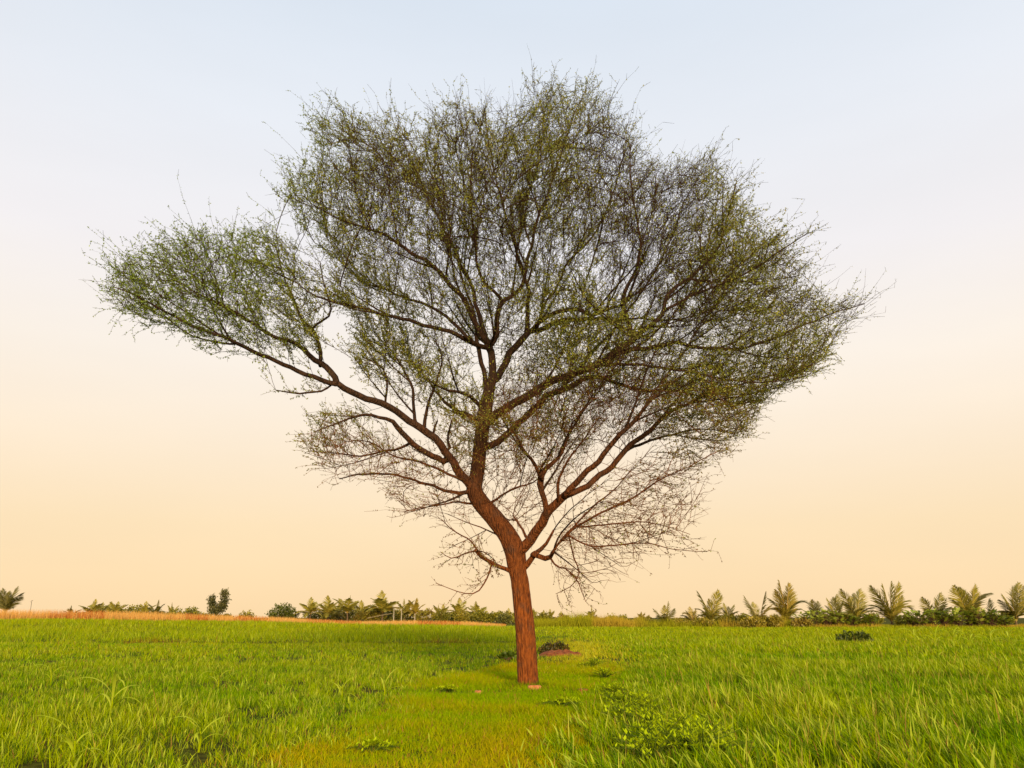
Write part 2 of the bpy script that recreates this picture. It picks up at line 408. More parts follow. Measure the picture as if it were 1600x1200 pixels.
# each limb: (end depth offsets from / to, [(px, py, radius px), ...]); drawn where the photograph shows them, each at its own distance
TRUNK = (0, 0, [(826, 1080, 18.5), (825.5, 1070, 17), (824, 1050, 16.2), (822, 1015, 15.6), (820, 983, 15), (816, 945, 14.4), (813, 913, 13.8), (809, 893, 13.6), (807, 878, 15), (804, 860, 16),
                (793, 836, 15), (771, 808, 14), (752, 786, 13.6), (741, 766, 12.5), (744, 748, 11.2), (747, 729, 10.8), (750, 697, 10.6), (754, 668, 11), (758, 642, 11), (762, 620, 9.5), (766, 600, 8.6)])
LIMBS = [
 # left limb and its two arms
 (0, -1.3, [(745, 772, 8), (722, 744, 8), (706, 719, 7.6), (684, 691, 7.2), (662, 672, 7), (631, 650, 6.4), (600, 633, 6.2), (570, 620, 6), (545, 610, 6), (526, 601, 5.6)]),
 (-1.3, -2.2, [(526, 601, 5), (504, 596, 4.6), (471, 580, 4.2), (439, 569, 4), (413, 557, 3.8), (383, 541, 3.5), (357, 531, 3.2), (325, 518, 2.8), (286, 502, 2.3), (244, 479, 1.8), (208, 460, 1.3), (180, 449, .9)]),
 (-1.3, -0.4, [(526, 601, 5.6), (517, 583, 5.6), (500, 567, 5.2), (481, 551, 4.4), (455, 535, 3.6), (422, 522, 3), (383, 499, 2.5), (338, 473, 2), (299, 453, 1.5), (260, 427, 1)]),
 (-1.1, -0.2, [(503, 570, 4), (501, 551, 3.6), (491, 522, 3.2), (486, 512, 3), (470, 495, 2.4), (455, 460, 2), (440, 420, 1.4), (430, 380, .9)]),
 (-0.9, -1.6, [(488, 516, 2.6), (500, 503, 2.2), (517, 486, 1.8), (508, 450, 1.3), (500, 410, .9)]),
 (-1.2, -1.9, [(520, 600, 2.2), (500, 611, 2), (470, 615, 1.8), (448, 612, 1.5), (431, 609, .8)]),
 (-0.2, -2.0, [(694, 722, 6), (669, 710, 5.6), (644, 691, 5.2), (622, 669, 4.8), (606, 655, 3.6), (575, 648, 2.8), (545, 655, 2), (515, 665, 1.3), (490, 676, .8)]),
 (-0.1, 1.2, [(728, 768, 4), (700, 768, 3), (678, 760, 2.7), (640, 748, 2.3), (600, 740, 2), (560, 742, 1.6), (530, 748, .9)]),
 (-0.6, 0.8, [(645, 690, 3), (625, 700, 2.4), (600, 705, 2), (565, 712, 1.6), (520, 708, 1), (485, 705, .7)]),
 (-0.3, -1.2, [(722, 752, 2.8), (690, 735, 2.3), (655, 722, 2), (615, 712, 1.6), (575, 690, 1), (540, 690, .8)]),
 (-0.5, 0.3, [(652, 666, 3.4), (647, 640, 3), (643, 605, 2.6), (630, 575, 2), (610, 548, 1.3), (590, 525, .9)]),
 (-0.5, -1.3, [(664, 668, 3.6), (664, 645, 3), (674, 618, 2.6), (684, 594, 2.2), (690, 560, 1.5), (680, 530, 1)]),
 (-0.8, -1.5, [(603, 634, 2.4), (604, 601, 2), (598, 575, 1.5), (570, 560, .9)]),
 (-0.2, -0.7, [(702, 700, 2.6), (700, 685, 2.2), (706, 657, 1.6)]),
 (-0.2, -0.1, [(676, 684, 2.6), (680, 668, 2.2), (684, 657, 1.5)]),
 # centre, low left forks
 (0, 1.2, [(754, 668, 5), (732, 648, 4), (710, 640, 3.4), (690, 622, 2.6), (672, 600, 1.8), (655, 570, 1.2)]),
 (0, -1.2, [(757, 640, 4.4), (735, 620, 3.4), (712, 612, 2.8), (690, 606, 2), (665, 590, 1.2)]),
 # centre top: left-hand thin stem, main dark fork, far-left sweeping arms
 (0.0, 0.6, [(762, 618, 5), (757, 590, 4.6), (750, 556, 4.2), (745, 526, 3.8), (742, 500, 3.2), (735, 470, 2.4), (720, 430, 1.8), (712, 380, 1.2)]),
 (0.0, 0.2, [(765, 604, 8), (769, 575, 7.2), (768, 555, 7), (764, 541, 7)]),
 (0.2, -1.8, [(764, 541, 6), (756, 528, 5.8), (746, 508, 5.4), (738, 494, 5), (726, 472, 4.6), (710, 451, 4.2), (683, 421, 3.7), (645, 396, 3.2), (606, 370, 2.7), (570, 355, 2.2), (535, 345, 1.6), (490, 320, 1)]),
 (0.2, 1.4, [(758, 530, 4.8), (750, 495, 4.2), (742, 470, 3.6), (734, 440, 3), (715, 400, 2.4), (690, 350, 1.9), (660, 290, 1.4), (630, 220, .9)]),
 (0.2, -0.3, [(764, 541, 5.8), (772, 530, 5.4), (777, 510, 5), (779, 486, 4.8), (786, 473, 4.4), (802, 460, 4), (818, 440, 3.6), (826, 400, 3), (838, 350, 2.5), (860, 290, 2), (880, 230, 1.4), (900, 170, 1)]),
 (0.1, -1.2, [(786, 473, 3.4), (770, 455, 3), (757, 440, 2.8), (745, 410, 2.4), (740, 360, 2), (735, 300, 1.5), (740, 230, 1)]),
 (0.2, -2.2, [(762, 545, 5), (740, 536, 4.6), (719, 525, 4.2), (693, 516, 3.8), (653, 505, 3.4), (611, 494, 3), (569, 483, 2.6), (520, 471, 2), (487, 460, 1.4), (462, 440, .9)]),
 (-0.3, 1.3, [(735, 533, 3.6), (720, 515, 3.2), (702, 499, 3), (673, 479, 2.7), (640, 468, 2.3), (600, 452, 1.8), (560, 436, 1.3), (530, 405, .9)]),
 # centre right
 (0, 0.8, [(766, 602, 7), (778, 588, 6.8), (794, 558, 6.5), (808, 540, 6.4), (823, 519, 6)]),
 (0.8, 1.6, [(823, 520, 4.6), (824, 500, 4.4), (825, 480, 4), (826, 458, 3.6), (815, 420, 3), (800, 370, 2.4), (780, 300, 1.8), (765, 230, 1.2), (758, 180, .8)]),
 (0.8, 2.4, [(823, 519, 5.2), (844, 514, 5), (870, 504, 4.4), (895, 499, 4), (925, 498, 3.6), (960, 500, 2.8), (1000, 498, 2), (1050, 500, 1.4), (1100, 490, .9)]),
 (0.8, -0.6, [(834, 513, 4.6), (852, 498, 4.2), (870, 488, 4), (890, 482, 3.8), (910, 486, 3.6), (926, 494, 3.3), (950, 481, 2.8), (968, 478, 2.3), (1000, 455, 1.6), (1030, 430, 1)]),
 (0.6, 2.2, [(838, 510, 3.2), (850, 480, 2.8), (868, 450, 2.5), (892, 404, 2.2), (926, 370, 1.8), (955, 310, 1.4), (975, 240, .9)]),
 # middle right limb
 (0, -1.2, [(756, 660, 9), (780, 648, 8.4), (800, 632, 8), (824, 618, 7.8), (844, 608, 7.6), (870, 592, 7.4), (900, 582, 7.2), (930, 572, 7), (950, 558, 7), (970, 543, 6.8), (992, 528, 6.4)]),
 (-1.2, -2.0, [(992, 528, 4.6), (983, 505, 4.3), (973, 474, 4), (975, 454, 3.6), (994, 425, 3), (1000, 390, 2.4), (995, 340, 1.9), (985, 280, 1.3), (985, 225, .8)]),
 (-1.2, -0.6, [(992, 528, 5), (1014, 509, 4.6), (1035, 488, 4.2), (1045, 461, 3.7), (1062, 443, 3.3), (1097, 419, 2.7), (1125, 380, 2), (1140, 330, 1.5), (1150, 285, .8)]),
 (-1.0, -2.4, [(1035, 488, 3), (1065, 470, 2.6), (1110, 450, 2.2), (1160, 430, 1.7), (1215, 395, 1.2), (1260, 365, .8)]),
 (-1.0, 0.6, [(955, 556, 5), (987, 547, 4.6), (1028, 541, 4.2), (1056, 536, 3.8), (1097, 543, 3.2), (1140, 545, 2.8), (1185, 538, 2.2), (1240, 515, 1.7), (1300, 490, 1.2), (1350, 475, .8)]),
 (-0.9, -2.2, [(930, 572, 3.6), (965, 568, 3), (1010, 572, 2.6), (1060, 578, 2.2), (1120, 590, 1.7), (1180, 598, 1.2), (1240, 592, .8)]),
 (0, 1.6, [(757, 700, 7), (772, 692, 6.4), (790, 680, 6.2), (806, 668, 6), (820, 652, 6), (840, 632, 6), (860, 617, 6), (890, 604, 5.8), (912, 592, 5), (945, 590, 4), (975, 604, 3.2), (1010, 610, 2.6), (1060, 612, 2), (1110, 622, 1.4), (1160, 632, .9)]),
 (1.2, 2.8, [(880, 608, 4), (905, 575, 3.6), (930, 545, 3.2), (955, 520, 2.7), (985, 480, 2.2), (1020, 430, 1.7), (1050, 370, 1.3), (1070, 310, .9)]),
 # right main limb
 (0, -0.8, [(806, 872, 10.5), (818, 855, 10), (834, 836, 9.4), (847, 816, 9), (856, 800, 8.8), (869, 788, 8), (887, 771, 7.4)]),
 (-0.6, -1.2, [(853, 804, 6), (850, 779, 5.2), (847, 762, 5.8), (845, 748, 7), (852, 736, 5), (870, 715, 3.6), (885, 690, 2.8), (895, 660, 2)]),
 (-0.9, -1.6, [(845, 748, 4), (838, 730, 3.4), (825, 712, 2.8), (812, 690, 2), (800, 670, 1.4)]),
 (-0.8, -2.3, [(884, 774, 6.2), (903, 751, 5.8), (922, 732, 5.4), (944, 710, 5), (962, 688, 4.6), (984, 663, 4), (1005, 640, 3.3), (1030, 615, 2.7), (1060, 590, 2), (1095, 570, 1.3)]),
 (-0.8, 0.6, [(886, 773, 6), (912, 762, 5.6), (937, 744, 5.4), (959, 725, 5.2), (975, 706, 5), (1003, 682, 4.5), (1034, 655, 4), (1069, 632, 3.2), (1110, 615, 2.5), (1160, 600, 1.8), (1210, 585, 1.2), (1255, 575, .8)]),
 (-0.8, -1.4, [(872, 782, 3.4), (873, 760, 3), (876, 740, 2.6), (890, 715, 2), (910, 690, 1.4), (930, 660, .9)]),
 (0.1, 1.4, [(975, 706, 3.2), (1005, 692, 2.6), (1040, 682, 2.1), (1080, 672, 1.6), (1120, 672, 1), (1150, 680, .7)]),
 # low right: broken stubs and the thin spray
 (0, -0.4, [(815, 892, 7), (823, 881, 5.6), (832, 868, 5), (850, 852, 3.4), (860, 842, 2.8), (866, 829, 2)]),
 (-0.2, -0.6, [(833, 868, 4.6), (845, 871, 4.8), (858, 870, 4.6), (864, 862, 3)]),
 (-0.6, -2.0, [(861, 867, 2.6), (881, 842, 2.3), (903, 820, 2.2), (944, 800, 2), (991, 776, 1.7), (1020, 757, 1.3), (1045, 743, .9), (1075, 730, .6)]),
 (-0.6, 0.4, [(862, 864, 2.2), (887, 832, 2), (912, 807, 1.8), (940, 780, 1.5), (965, 760, 1), (985, 735, .6)]),
 (-0.9, -2.2, [(890, 838, 1.7), (915, 850, 1.6), (944, 854, 1.4), (1006, 848, 1.1), (1050, 858, .8), (1105, 862, .5)]),
 (-0.9, -0.2, [(900, 823, 1.6), (950, 820, 1.4), (1000, 815, 1.1), (1050, 825, .7), (1078, 835, .5)]),
 (-0.5, -1.4, [(860, 872, 1.8), (870, 884, 1.6), (886, 890, 1.3), (900, 904, 1.1), (908, 922, .9), (915, 940, .5)]),
 (-0.6, -0.1, [(888, 836, 1.6), (897, 870, 1.4), (905, 895, 1.1), (893, 915, .8), (870, 927, .5)]),
 # low left branch and its drooping spray
 (0, -0.5, [(803, 893, 5), (794, 891, 4), (769, 882, 3.8), (753, 869, 3.5), (742, 858, 3)]),
 (-0.4, -1.1, [(768, 882, 1.8), (765, 894, 1.6), (757, 912, 1.4), (742, 927, 1.2), (715, 924, .8), (681, 911, .5)]),
 (-0.5, -0.1, [(745, 861, 1.7), (725, 866, 1.4), (705, 872, 1), (688, 862, .5)]),
 (-0.4, 0.6, [(752, 868, 1.8), (735, 845, 1.5), (710, 830, 1.1), (690, 812, .6)]),
 (0, 0.4, [(797, 868, 2.4), (790, 856, 2), (780, 838, 1.6), (755, 825, 1.2), (725, 815, .8), (700, 803, .5)]),
 (0, 0.4, [(822, 838, 2.6), (812, 822, 2), (801, 805, 1.6)]),
 (0, 0.8, [(748, 785, 3), (735, 787, 2.2), (710, 785, 1.7), (680, 790, 1.2), (650, 795, .8), (628, 800, .5)]),
 (0, -0.9, [(757, 790, 3), (775, 780, 2.2), (800, 765, 1.8), (830, 755, 1.3), (850, 740, .9)]),
]
# crown outline lobes in photo pixels: (outline, depth half-thickness m, density, centre depth)
LOBES = [
 ("left", [(164, 440), (192, 405), (240, 385), (300, 360), (350, 368), (400, 357), (440, 362), (470, 395), (500, 450), (515, 500), (500, 560), (470, 565), (420, 560), (350, 560), (300, 540), (220, 515), (175, 480)], 1.9, 1.1, -1.2),
 ("top", [(440, 312), (448, 266), (500, 245), (485, 205), (500, 185), (528, 165), (552, 168), (590, 192), (620, 184), (650, 208), (705, 165), (735, 172), (765, 165), (800, 180), (822, 140), (865, 132), (905, 142), (940, 128), (955, 175), (985, 200), (1005, 245), (1050, 262), (1085, 245), (1110, 235), (1128, 258),
          (1140, 300), (1180, 345), (1228, 382), (1262, 425), (1278, 460), (1335, 470), (1332, 510), (1290, 560), (1265, 598), (1200, 610), (1130, 590), (1050, 540), (980, 470), (900, 430), (800, 420), (700, 440), (620, 460), (550, 450), (510, 400), (460, 345)], 5.0, 0.62, 0.3),
 ("band", [(500, 440), (620, 440), (760, 400), (900, 410), (1000, 460), (1100, 540), (1230, 600), (1130, 640), (1000, 640), (900, 600), (830, 560), (760, 560), (700, 520), (600, 510), (530, 500)], 3.6, 0.6, 0.3),
 ("midright", [(800, 560), (930, 500), (1050, 540), (1220, 600), (1190, 640), (1155, 690), (1120, 700), (1060, 690), (960, 700), (880, 740), (800, 750), (765, 700), (770, 620)], 3.2, 0.95, -0.2),
 ("midleft", [(560, 500), (650, 500), (740, 560), (745, 620), (700, 660), (640, 640), (590, 610), (550, 560)], 2.0, 0.75, 0.0),
 ("lowleft", [(472, 690), (500, 650), (560, 640), (620, 670), (690, 730), (740, 770), (760, 800), (730, 820), (690, 815), (630, 802), (580, 755), (520, 760), (480, 715)], 1.9, 0.85, -0.2),
 ("lowright", [(880, 800), (960, 740), (1040, 690), (1155, 680), (1130, 725), (1085, 760), (1085, 790), (1060, 810), (1075, 850), (1000, 870), (950, 895), (920, 935), (890, 910), (860, 890), (855, 850)], 2.0, 0.8, -0.8),
 ("spray", [(690, 860), (740, 830), (790, 850), (780, 890), (750, 925), (690, 912), (740, 890)], 0.8, 0.35, -0.3),
 ("heart", [(740, 800), (705, 720), (690, 650), (760, 600), (870, 640), (910, 730), (870, 800), (815, 838)], 2.0, 1.1, 0.2),
]
def in_poly(px, py, poly):
    px = np.asarray(px, float); py = np.asarray(py, float)
    inside = np.zeros(px.shape, bool)
    n = len(poly)
    for k in range(n):
        x0, y0 = poly[k]; x1, y1 = poly[(k + 1) % n]
        c = ((y0 > py) != (y1 > py)) & (px < (x1 - x0) * (py - y0) / ((y1 - y0) + 1e-12) + x0)
        inside ^= c
    return inside
def edge_dist(px, py, poly):
    best = np.full(np.shape(px), 1e9)
    n = len(poly)
    for k in range(n):
        a = np.array(poly[k], float); b = np.array(poly[(k + 1) % n], float); ab = b - a
        t = np.clip(((px - a[0]) * ab[0] + (py - a[1]) * ab[1]) / (ab @ ab), 0, 1)
        best = np.minimum(best, np.hypot(px - a[0] - t * ab[0], py - a[1] - t * ab[1]))
    return best

def limb_points(l):
    d0, d1, pts = l
    s = np.concatenate([[0], np.cumsum([math.hypot(pts[k + 1][0] - pts[k][0], pts[k + 1][1] - pts[k][1]) for k in range(len(pts) - 1)])])
    out = []
    for k, (px, py, r) in enumerate(pts):
        t = s[k] / s[-1]
        P = at(px, py, Y0 + d0 + (d1 - d0) * t)
        out.append([*P, r * px_size(P)])
    return np.array(out)

def build_acacia():
    root = thing("acacia_tree", "large solitary acacia tree with wide sparse thorny crown standing in the green field", "tree", tuple(TREE_BASE))
    B = TREE_BASE
    # --- trunk and limbs
    tp = resample(limb_points(TRUNK), 0.1)
    mb = MB()
    tube(mb, tp[:, :3], tp[:, 3], 26, rough=0.05, seed=1)
    # pruning scars and root flare knots
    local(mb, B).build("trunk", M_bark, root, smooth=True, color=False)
    nodes = []; parent = []; rad = []; grow = []
    def chain(P, growable, link):
        base = len(nodes)
        for k in range(len(P)):
            nodes.append(P[k, :3]); rad.append(P[k, 3]); grow.append(growable)
            parent.append(base + k - 1 if k else link)
    chain(tp[::2], False, -1)
    for li, l in enumerate(LIMBS):
        P = resample(limb_points(l), 0.16)
        N = np.array(nodes)
        link = int(np.argmin(((N - P[0, :3]) ** 2).sum(1)))
        big = l[2][0][2] > 2.9
        gap = np.linalg.norm(N[link] - P[0, :3])
        if 0.03 < gap < 0.9:                       # grow out of the heart of the limb it springs from
            P = np.concatenate([[[*N[link], P[0, 3]]], P])
            if gap > 0.3: P = np.insert(P, 1, [*(N[link] * .5 + P[1, :3] * .5), P[0, 3]], axis=0)
        jit = P.copy()
        amp = np.minimum(0.018, P[:, 3] * 0.4)
        ph = rng.random(3) * 6
        s = np.arange(len(P)) * 0.16
        jit[1:, 0] += (amp * (np.sin(s * 5 + ph[0]) + 0.6 * np.sin(s * 11 + ph[1])))[1:]
        jit[1:, 2] += (amp * (np.sin(s * 6 + ph[2]) + 0.6 * np.sin(s * 13 + ph[0])))[1:]
        P = jit
        mb = MB()
        r = P[:, 3] * 0.82
        r[:2] *= np.array([1.2, 1.05])[:len(r[:2])]
        tube(mb, P[:, :3], np.maximum(r, 0.006), 12 if big else 7, rough=0.07, seed=li + 5)
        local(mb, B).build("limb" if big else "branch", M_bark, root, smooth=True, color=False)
        chain(P, True, link)
    n_main = len(nodes)
    # --- secondary branches: long, nearly straight, fanning outwards from the limbs
    origin = at(790, 790, Y0)
    fork = at(790, 640, Y0)
    polys = [p for _, p, *_ in LOBES]
    def inside_crown(p):
        x, y = proj(p)
        return abs(p[1] - Y0) < 4.6 and any(bool(in_poly(x, y, q)) for q in polys)
    tw = MB(); sec = tw
    starts = [i for i in range(n_main) if grow[i] and 0.008 < rad[i] < 0.11]
    nsec = 0
    for gen in range(2):
        new = []
        for i in starts:
            if rng.random() > (0.20 if gen == 0 else 0.07) * (1.0 if nodes[i][2] > 5.0 else 0.35): continue
            p = np.array(nodes[i]); q = parent[i]
            ld = unit(p - nodes[q]); out = unit(p - origin)
            side = unit(np.cross(ld, rng.normal(0, 1, 3)))
            d = unit(0.7 * ld + 0.45 * out + rng.uniform(0.45, 1.25) * side + np.array([0, 0, 0.10]))
            L = rng.uniform(1.0, 2.9) if gen == 0 else rng.uniform(0.7, 1.8)
            m = int(L / 0.17)
            r0 = min(rad[i] * 0.55, 0.028 if gen == 0 else 0.014)
            r0 = max(r0, 0.007)
            pts = [p]; wob = rng.normal(0, 0.05, 3)
            for k in range(m):
                out = unit(pts[-1] - origin)
                d = unit(d + 0.07 * out + np.array([0, 0, 0.018]) + wob * 0.4 + rng.normal(0, 0.045, 3))
                nx = pts[-1] + d * 0.17
                if not inside_crown(nx): break
                pts.append(nx)
            if len(pts) < 4: continue
            P = np.array(pts); rr = np.linspace(r0, 0.0045, len(P))
            base = len(nodes)
            for k in range(1, len(P)):
                nodes.append(P[k]); rad.append(rr[k]); grow.append(True); parent.append(base + k - 2 if k > 1 else i)
                new.append(base + k - 1)
            tube(sec, P, rr, 5, C=np.array([0.045, 0.025, 0.015]) * rng.uniform(.7, 1.4), rough=0.05, seed=i, cap=False)
            nsec += 1
        starts = new
    n_limb = len(nodes)
    # --- attraction points filling the crown
    att = []; lob = []
    for name, poly, D, dens, dc in LOBES:
        pa = np.array(poly, float)
        lo = pa.min(0); hi = pa.max(0)
        area = (hi - lo).prod()
        n = int(area * dens * D * 0.020)
        px = rng.uniform(lo[0], hi[0], n); py = rng.uniform(lo[1], hi[1], n)
        ok = in_poly(px, py, poly)
        px, py = px[ok], py[ok]
        e = edge_dist(px, py, poly)
        t = np.clip(e / (50.0 * D), 0, 1)
        half = D * np.sqrt(1 - (1 - t) ** 2) + 0.15
        ok = rng.random(len(px)) < 0.12 + 0.88 * (half / (D + .15)) ** 1.3      # thin, airy edges
        px, py, half = px[ok], py[ok], half[ok]
        dy = dc + rng.uniform(-1, 1, len(px)) * half
        for a, b, c in zip(px, py, dy):
            att.append(at(a, b, Y0 + c)); lob.append(name)
    att = np.array(att)
    DI, DK, ST = 2.0, 0.25, 0.17
    alive = list(range(len(att)))
    gidx = [i for i in range(n_limb) if grow[i] and rad[i] < 0.075]
    child_dirs = {}
    for it in range(70):
        kd = KDTree(len(gidx))
        for i in gidx: kd.insert(nodes[i], i)
        kd.balance()
        acc = {}
        nxt = []
        for a in alive:
            co, i, d = kd.find(att[a])
            if d < DK: continue
            nxt.append(a)
            if d < DI: acc.setdefault(i, []).append(a)
        alive = nxt
        if not acc: break
        added = 0
        for i, lst in acc.items():
            p = nodes[i]
            v = unit(att[lst] - p).mean(0)
            q = parent[i]
            pd = unit(p - nodes[q]) if q >= 0 else np.zeros(3)
            out = unit(p - origin + np.array([0, 0, 0.6]))
            d = unit(unit(v) + 0.75 * pd * (1.0 if i >= n_limb else 0.35) + 0.3 * out + rng.normal(0, 0.06, 3))
            cds = child_dirs.setdefault(i, [])
            if any(np.dot(d, c) > 0.86 for c in cds): continue
            cds.append(d)
            nodes.append(p + d * ST); parent.append(i); rad.append(0.0); grow.append(True)
            gidx.append(len(nodes) - 1); added += 1
        if added == 0: break
    N = np.array(nodes); PA = np.array(parent); RAD = np.array(rad)
    n_sc = len(N)
    # pipe-model radii for the grown branches
    a2 = np.zeros(n_sc)
    for i in range(n_sc - 1, n_limb - 1, -1):
        if a2[i] == 0: a2[i] = 0.0045 ** 2.2
        if PA[i] >= n_limb: a2[PA[i]] += a2[i]
    RAD[n_limb:] = np.minimum(a2[n_limb:] ** (1 / 2.2), 0.045)
    idx = np.arange(n_limb, n_sc)
    pr = np.where(PA[idx] >= n_limb, RAD[PA[idx]], RAD[idx])
    bark_c = np.array([0.05, 0.028, 0.017])
    def tcol(n, P):
        z = P[:, 2]
        lowf = sstep(6.6, 3.8, z)[:, None]
        c = bark_c * (1 - lowf) + np.array([0.19, 0.07, 0.022]) * lowf
        return c * rng.uniform(0.6, 1.4, (n, 1))
    prisms(tw, N[PA[idx]], N[idx], np.minimum(pr, RAD[idx] * 1.35), RAD[idx], 4, tcol(len(idx), N[idx]))
    # --- shoots
    allpoly = [p for _, p, *_ in LOBES]
    haschild = np.zeros(n_sc, bool); haschild[PA[n_limb:]] = True
    S0 = []; SD = []; SL = []; SP_ = []
    cand = np.concatenate([idx, np.array([i for i in range(n_limb) if grow[i] and rad[i] < 0.035])])
    for i in cand:
        p = N[i]; q = PA[i]
        pd = unit(p - N[q])
        k = 3 if not haschild[i] else 1 + int(rng.random() < 0.5)
        if p[2] < 4.6: k = min(k, int(rng.random() < 0.9) + int(rng.random() < 0.35))
        out = unit(p - origin)
        for _ in range(k):
            d = unit(0.7 * pd + 0.9 * out + rng.normal(0, 0.42, 3) + np.array([0, 0, 0.2]))
            S0.append(p); SD.append(d); SL.append(rng.uniform(0.18, 0.70)); SP_.append(i)
    S0 = np.array(S0); SD = np.array(SD); SL = np.array(SL)
    # long whips breaking the outline at the top and right
    tip = S0 + SD * SL[:, None]
    px, py = proj(tip)
    inside = np.zeros(len(tip), bool)
    for p in allpoly: inside |= in_poly(px, py, p)
    keep = inside | (rng.random(len(tip)) < 0.5)
    SL = np.where(~inside, SL * 0.8, SL)
    S0, SD, SL = S0[keep], SD[keep], SL[keep]
    # long straight whips on the outer shell
    px, py = proj(S0)
    pt = LOBES[1][1]
    e = np.minimum(edge_dist(px, py, pt), edge_dist(px, py, LOBES[0][1]))
    up = (e < 30) & (rng.random(len(S0)) < 0.13) & (py < 520)
    SL[up] = rng.uniform(0.6, 1.25, up.sum())
    SD[up] = unit(SD[up] * 0.5 + np.stack([unit(S0[up] - at(790, 560, Y0))[:, 0], unit(S0[up] - at(790, 560, Y0))[:, 1], np.full(up.sum(), 0.75)], 1))
    n = len(S0)
    LP = []; LD = []; LN = []
    p = S0.copy(); d = SD.copy()
    r0 = rng.uniform(0.0036, 0.0054, n)
    segs = 3
    for s in range(segs):
        d2 = unit(d + rng.normal(0, 0.13, (n, 3)))
        q = p + d2 * (SL / segs)[:, None]
        prisms(tw, p, q, r0 * (1 - s * 0.24), r0 * (1 - (s + 1) * 0.24), 3, tcol(n, q))
        # side twiglets
        m = rng.random(n) < 0.6
        sd = unit(d2[m] * 0.7 + rng.normal(0, 0.6, (m.sum(), 3)))
        sl = rng.uniform(0.08, 0.26, m.sum())
        q2 = q[m] + sd * sl[:, None]
        prisms(tw, q[m], q2, 0.0032, 0.0022, 3, tcol(m.sum(), q2))
        for base, dirn, ln in ((p, d2, SL / segs), (q[m], sd, sl)):
            for _ in range(6):
                t = rng.random(len(base))
                LP.append(base + dirn * (ln * t)[:, None]); LD.append(dirn)
        p, d = q, d2
    local(tw, B).build("twigs", M_twig, root, color=True)
    # --- leaves: small feathery leaves in tufts along the shoots
    LP = np.concatenate(LP); LD = np.concatenate(LD)
    cl = vnoise(LP[:, 0] * 0.9 + 40, LP[:, 2] * 0.9) * 0.6 + vnoise(LP[:, 1] * 1.1 + 10, LP[:, 2] * 1.3 + LP[:, 0]) * 0.4
    z = LP[:, 2]
    pxl, pyl = proj(LP)
    prob = np.clip((cl - 0.33) * 3.0, 0.12, 0.95)
    prob = np.maximum(prob, 0.85 * sstep(-3.3, -5.0, LP[:, 0]) * (0.4 + cl))
    prob *= 0.6 + 0.4 * sstep(3.0, 6.5, z)
    k = rng.random(len(LP)) < prob
    LP, LD, cl = LP[k], LD[k], cl[k]
    n = len(LP)
    ax = unit(LD * 0.35 + rng.normal(0, 0.7, (n, 3)))
    nr = unit(np.cross(ax, rng.normal(0, 1, (n, 3))))
    sd = np.cross(ax, nr)
    ln = rng.uniform(0.022, 0.050, n)[:, None]; wd = ln * rng.uniform(0.18, 0.32, n)[:, None]
    V = np.stack([LP, LP + ax * ln * 0.5 + sd * wd, LP + ax * ln, LP + ax * ln * 0.5 - sd * wd + nr * wd * 0.5], 1).reshape(-1, 3)
    Fq = np.array([[0, 1, 2, 3]])[None] + (np.arange(n) * 4)[:, None, None]
    green = np.array([0.27, 0.33, 0.03]); olive = np.array([0.36, 0.29, 0.035]); brown = np.array([0.22, 0.11, 0.035])
    f1 = np.clip(rng.normal(0.45, 0.3, n), 0, 1)[:, None]
    c = green * (1 - f1) + olive * f1
    leftg = (0.75 * sstep(-3.0, -6.0, LP[:, 0]))[:, None]
    c = c * (1 - leftg) + np.array([0.23, 0.34, 0.025]) * leftg
    lowb = (sstep(5.8, 3.2, LP[:, 2])[:, None]) * (rng.random((n, 1)) < 0.75)
    c = c * (1 - lowb) + brown * lowb
    c *= rng.uniform(0.65, 1.35, (n, 1))
    mb = MB(); mb.add(V, Fq.reshape(-1, 4), np.repeat(c, 4, 0))
    local(mb, B).build("foliage", M_leaf, root)
build_acacia()

